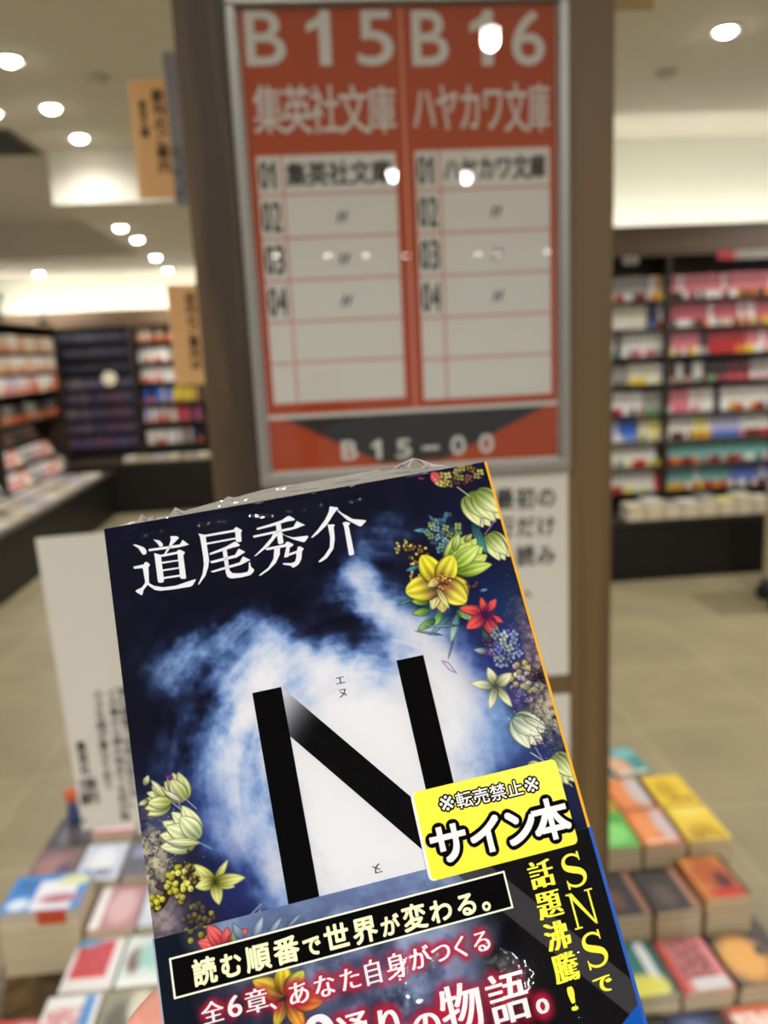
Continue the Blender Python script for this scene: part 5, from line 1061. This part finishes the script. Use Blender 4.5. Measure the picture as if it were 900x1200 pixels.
# ---- shrink wrap: crinkled clear film over the front, gathered seam along the top and a loose corner of film
M_FILM = clearmat('shrink_film', 0.012, 0.0, 420.0, ior=1.23)
fw = Print(-0.4, -0.6, 105.9, BKH + 0.4, 0.3)
def filmz(A, B):
    z = 1.1 + 0.008 * (A - 52) + 0.10 * (fbm(A / 14, B / 14, 81, 2) - .5)
    z = z - 1.5 * np.exp(-np.clip(B + 0.6, 0, None) / 2.6) - 0.5 * np.exp(-np.clip(B + 0.6, 0, None) / 6.0)                       # drawn down over the top edge
    rad = sstep(13, 0, B)
    z = z + rad * 0.30 * (fbm(A / 2.2 + B / 5, B / 16, 91, 3) - .5) * 2
    d = np.hypot(A, B); z = z - 1.0 * np.exp(-d / 4)
    for ca, cb, r_, am in ((50, 35, 2.2, .22), (8.3, 50.5, 2.2, .25), (90.8, 70.0, 2.0, .25), (75.5, 117.5, 1.8, .2), (74, 127, 5, .10), (58, 120, 4, .10), (92, 118, 1.8, .3), (93, 136, 2.5, .2), (97, 124, 1.2, .2), (4, 3, 4, .2)):   # crushed spots in the film
        if am < .3: z = z + 0.22 * np.exp(-((A - ca) ** 2 + (B - cb) ** 2) / 1.9 ** 2)
        z = z + am * np.exp(-((A - ca) ** 2 + (B - cb) ** 2) / r_ ** 2) * (fbm(A / 0.8, B / 0.8, 95, 3) - .5) * 2
    return z
fo = fw.mesh('shrink_wrap', filmz, M_FILM, bk)
fo.data.color_attributes.remove(fo.data.color_attributes['ink'])
M_SEAM = clearmat('film_seam', 0.06, 0.0, 900.0, haze=0.2, ior=1.9)
V, F = [], []; n = 200
def one(u, v, sd): return float(fbm(np.array([u]), np.array([v]), sd, 3)[0]) - .5
for k in range(n + 1):
    a = 0.2 + 94 * k / n; h = 1.5 + 2.6 * sstep(10, 44, a) + 0.8 * one(a / 6.0, 0.3, 7)
    for pk_, hh_, ww_ in ((9.6, 1.9, 1.6), (12.2, 0.9, 1.0), (18.6, 1.9, 2.0), (33, .7, 1.5)): h += hh_ * max(0.0, 1 - abs(a - pk_) / ww_)
    h *= sstep(-1, 6, a) * (0.45 + 0.55 * sstep(95, 78, a))
    for q in range(13):                         # long creases running along the book's top edge
        t = q / 12; V.append((a * MM, (-0.5 + (h + 0.5) * t) * MM, (-0.2 - 2.4 * t + 1.3 * one(a / 16 + 7, t * 3.1 + a / 40, 27) + 0.5 * one(a / 3.5, t * 5, 29)) * MM))
F = [(k * 13 + q, k * 13 + q + 1, (k + 1) * 13 + q + 1, (k + 1) * 13 + q) for k in range(n) for q in range(12)]
mesh('film_seam', V, F, M_SEAM, bk, smooth=True)
# loose peak of film near the right end
M_FLAP = clearmat('film_flap', 0.06, 0.25, 500.0, haze=0.10)
pk = [(66, -0.6, -2.5), (73, -2.6, -4.5), (78, -4.2, -5.5), (83, -6.2, -6.5), (86.7, -7.4, -7), (88.5, -6.2, -6), (92, -3.0, -4), (97, -0.4, -2)]
base_ = [(66, 0.2, -1.6), (73, 0.2, -1.6), (78, 0.2, -1.6), (82, 0.2, -1.6), (86, 0.2, -1.6), (89, 0.2, -1.6), (92, 0.2, -1.6), (97, 0.2, -1.6)]
V = [(a * MM, -b_ * MM, z * MM) for a, b_, z in pk] + [((p[0] * .5 + q[0] * .5) * MM, -(p[1] * .5 + q[1] * .5) * MM, ((p[2] + q[2]) / 2 + (0.9 if i % 2 else -0.9)) * MM) for i, (p, q) in enumerate(zip(pk, base_))] + [(a * MM, -b_ * MM, z * MM) for a, b_, z in base_]
F = [(r * 8 + k, r * 8 + k + 1, (r + 1) * 8 + k + 1, (r + 1) * 8 + k) for r in range(2) for k in range(7)]
fl = mesh('film_flap', V, F, M_FLAP, bk, smooth=False)
mb = MB(); mb.tube([(a * MM, -b_ * MM, z * MM) for a, b_, z in pk], 0.00012, 5); mb.tube([(86.7 * MM, 7.4 * MM, -7 * MM), (83.6 * MM, 3.2 * MM, -4.4 * MM), (80.5 * MM, -0.2 * MM, -1.6 * MM)], 0.00010, 5)
mb.build('film_crease', clearmat('film_crease', 0.1, haze=0.55), fl)

# ------------------------------------------------------------------ the hand holding it from below
def hand():
    ch = {  # each chain (a, b, n, radius) in millimetres of the cover frame, rooted in the palm
     'palm': [(-6, 236, -74, 25), (-4, 206, -60, 23), (-4, 180, -46, 22), (-8, 158, -38, 19)],
     'index': [(-14, 148, -38, 11), (-17, 133, -33, 10), (-2, 119.5, -28, 9.0), (22, 113, -25, 7.8), (38, 110, -23.4, 6.6), (43, 109, -23, 5.0)],
     'middle': [(-10, 156, -40, 11), (-14, 148, -35, 10), (6, 139, -28, 8.8), (30, 133, -25.4, 8.0), (48, 129, -23.6, 6.8), (53, 128, -23.2, 5.0)],
     'ring': [(-6, 168, -42, 11), (-8, 163, -36, 9.6), (12, 157, -28, 8.4), (33, 151, -25, 7.6), (49, 147, -23.2, 6.4), (54, 146, -22.8, 4.8)],
     'little': [(-2, 182, -44, 10), (0, 179, -38, 8.4), (16, 174, -30, 7.4), (32, 169, -26, 6.8), (44, 166, -24.0, 5.6), (48, 165, -23.2, 4.4)],
     'thumb': [(-16, 198, -42, 15), (-28, 186, -26, 12), (-26, 170, -4, 10.5), (-13, 157, 10, 9.4), (4, 146, 12.4, 8.4), (13, 141, 11.4, 6.0)]}
    out = empty('hand', (0, 0, 0), "person's hand holding the wrapped novel up from below", 'hand')
    R_ = [i for i in range(3)]
    def wp(a, b_, n_): return bk.matrix_world @ Vector((a * MM, -b_ * MM, n_ * MM))
    wr = wp(-6, 236, -74); out.location = wr
    V, E, RR = [], [], []
    def addc(c, root=None):
        prev = root
        for a, b_, n_, r in c:
            V.append(wp(a, b_, n_) - wr); RR.append(r * MM); k = len(V) - 1
            if prev is not None: E.append((prev, k))
            prev = k
    addc(ch['palm'])
    for nm, root in (('index', 3), ('middle', 3), ('ring', 2), ('little', 2), ('thumb', 1)): addc(ch[nm], root)
    me = bpy.data.meshes.new('hand_skin'); me.from_pydata([tuple(v) for v in V], E, []); me.update()
    o = bpy.data.objects.new('hand_skin', me); COL.objects.link(o)
    md = o.modifiers.new('skin', 'SKIN'); md.use_smooth_shade = True; sk = me.skin_vertices[0].data
    for k, r in enumerate(RR): sk[k].radius = (r, r); sk[k].use_root = (k == 0)
    ss = o.modifiers.new('sub', 'SUBSURF'); ss.levels = 2; ss.render_levels = 2
    dg = bpy.context.evaluated_depsgraph_get(); baked = bpy.data.meshes.new_from_object(o.evaluated_get(dg)); bpy.data.objects.remove(o)
    m = bpy.data.materials.new('skin'); m.use_nodes = True; b = m.node_tree.nodes['Principled BSDF']
    nz = m.node_tree.nodes.new('ShaderNodeTexNoise'); nz.inputs['Scale'].default_value = 60; cr = m.node_tree.nodes.new('ShaderNodeValToRGB')
    cr.color_ramp.elements[0].color = (*lin((226, 146, 126)), 1); cr.color_ramp.elements[1].color = (*lin((240, 172, 150)), 1)
    tc = m.node_tree.nodes.new('ShaderNodeTexCoord'); m.node_tree.links.new(tc.outputs['Object'], nz.inputs['Vector'])
    m.node_tree.links.new(nz.outputs['Fac'], cr.inputs[0]); m.node_tree.links.new(cr.outputs[0], b.inputs['Base Color']); b.inputs['Roughness'].default_value = 0.5
    b.inputs['Subsurface Weight'].default_value = 0.15; b.inputs['Subsurface Radius'].default_value = (0.004, 0.0015, 0.001)
    baked.materials.clear(); baked.materials.append(m); baked.polygons.foreach_set('use_smooth', [True] * len(baked.polygons))
    body = bpy.data.objects.new('skin', baked); COL.objects.link(body); body.parent = out
    # thumb nail on the front
    nm = MB(); c0 = wp(8.5, 143.6, 20.4) - wr; ex = (wp(15, 139.4, 18) - wp(8, 144, 18)).normalized(); ez = Vector(_n); ey = ez.cross(ex)
    n = 14; V = [c0 + ex * (0.006 * cos(2 * pi * k / n)) + ey * (0.0048 * sin(2 * pi * k / n)) - ez * (0.0014 * sin(2 * pi * k / n) ** 2) for k in range(n)] + [c0 + ez * 0.0004]
    nm.add(V, [(k, (k + 1) % n, n) for k in range(n)]).build('thumb_nail', mat('nail', (236, 180, 166), 0.3), out, True)
hand()
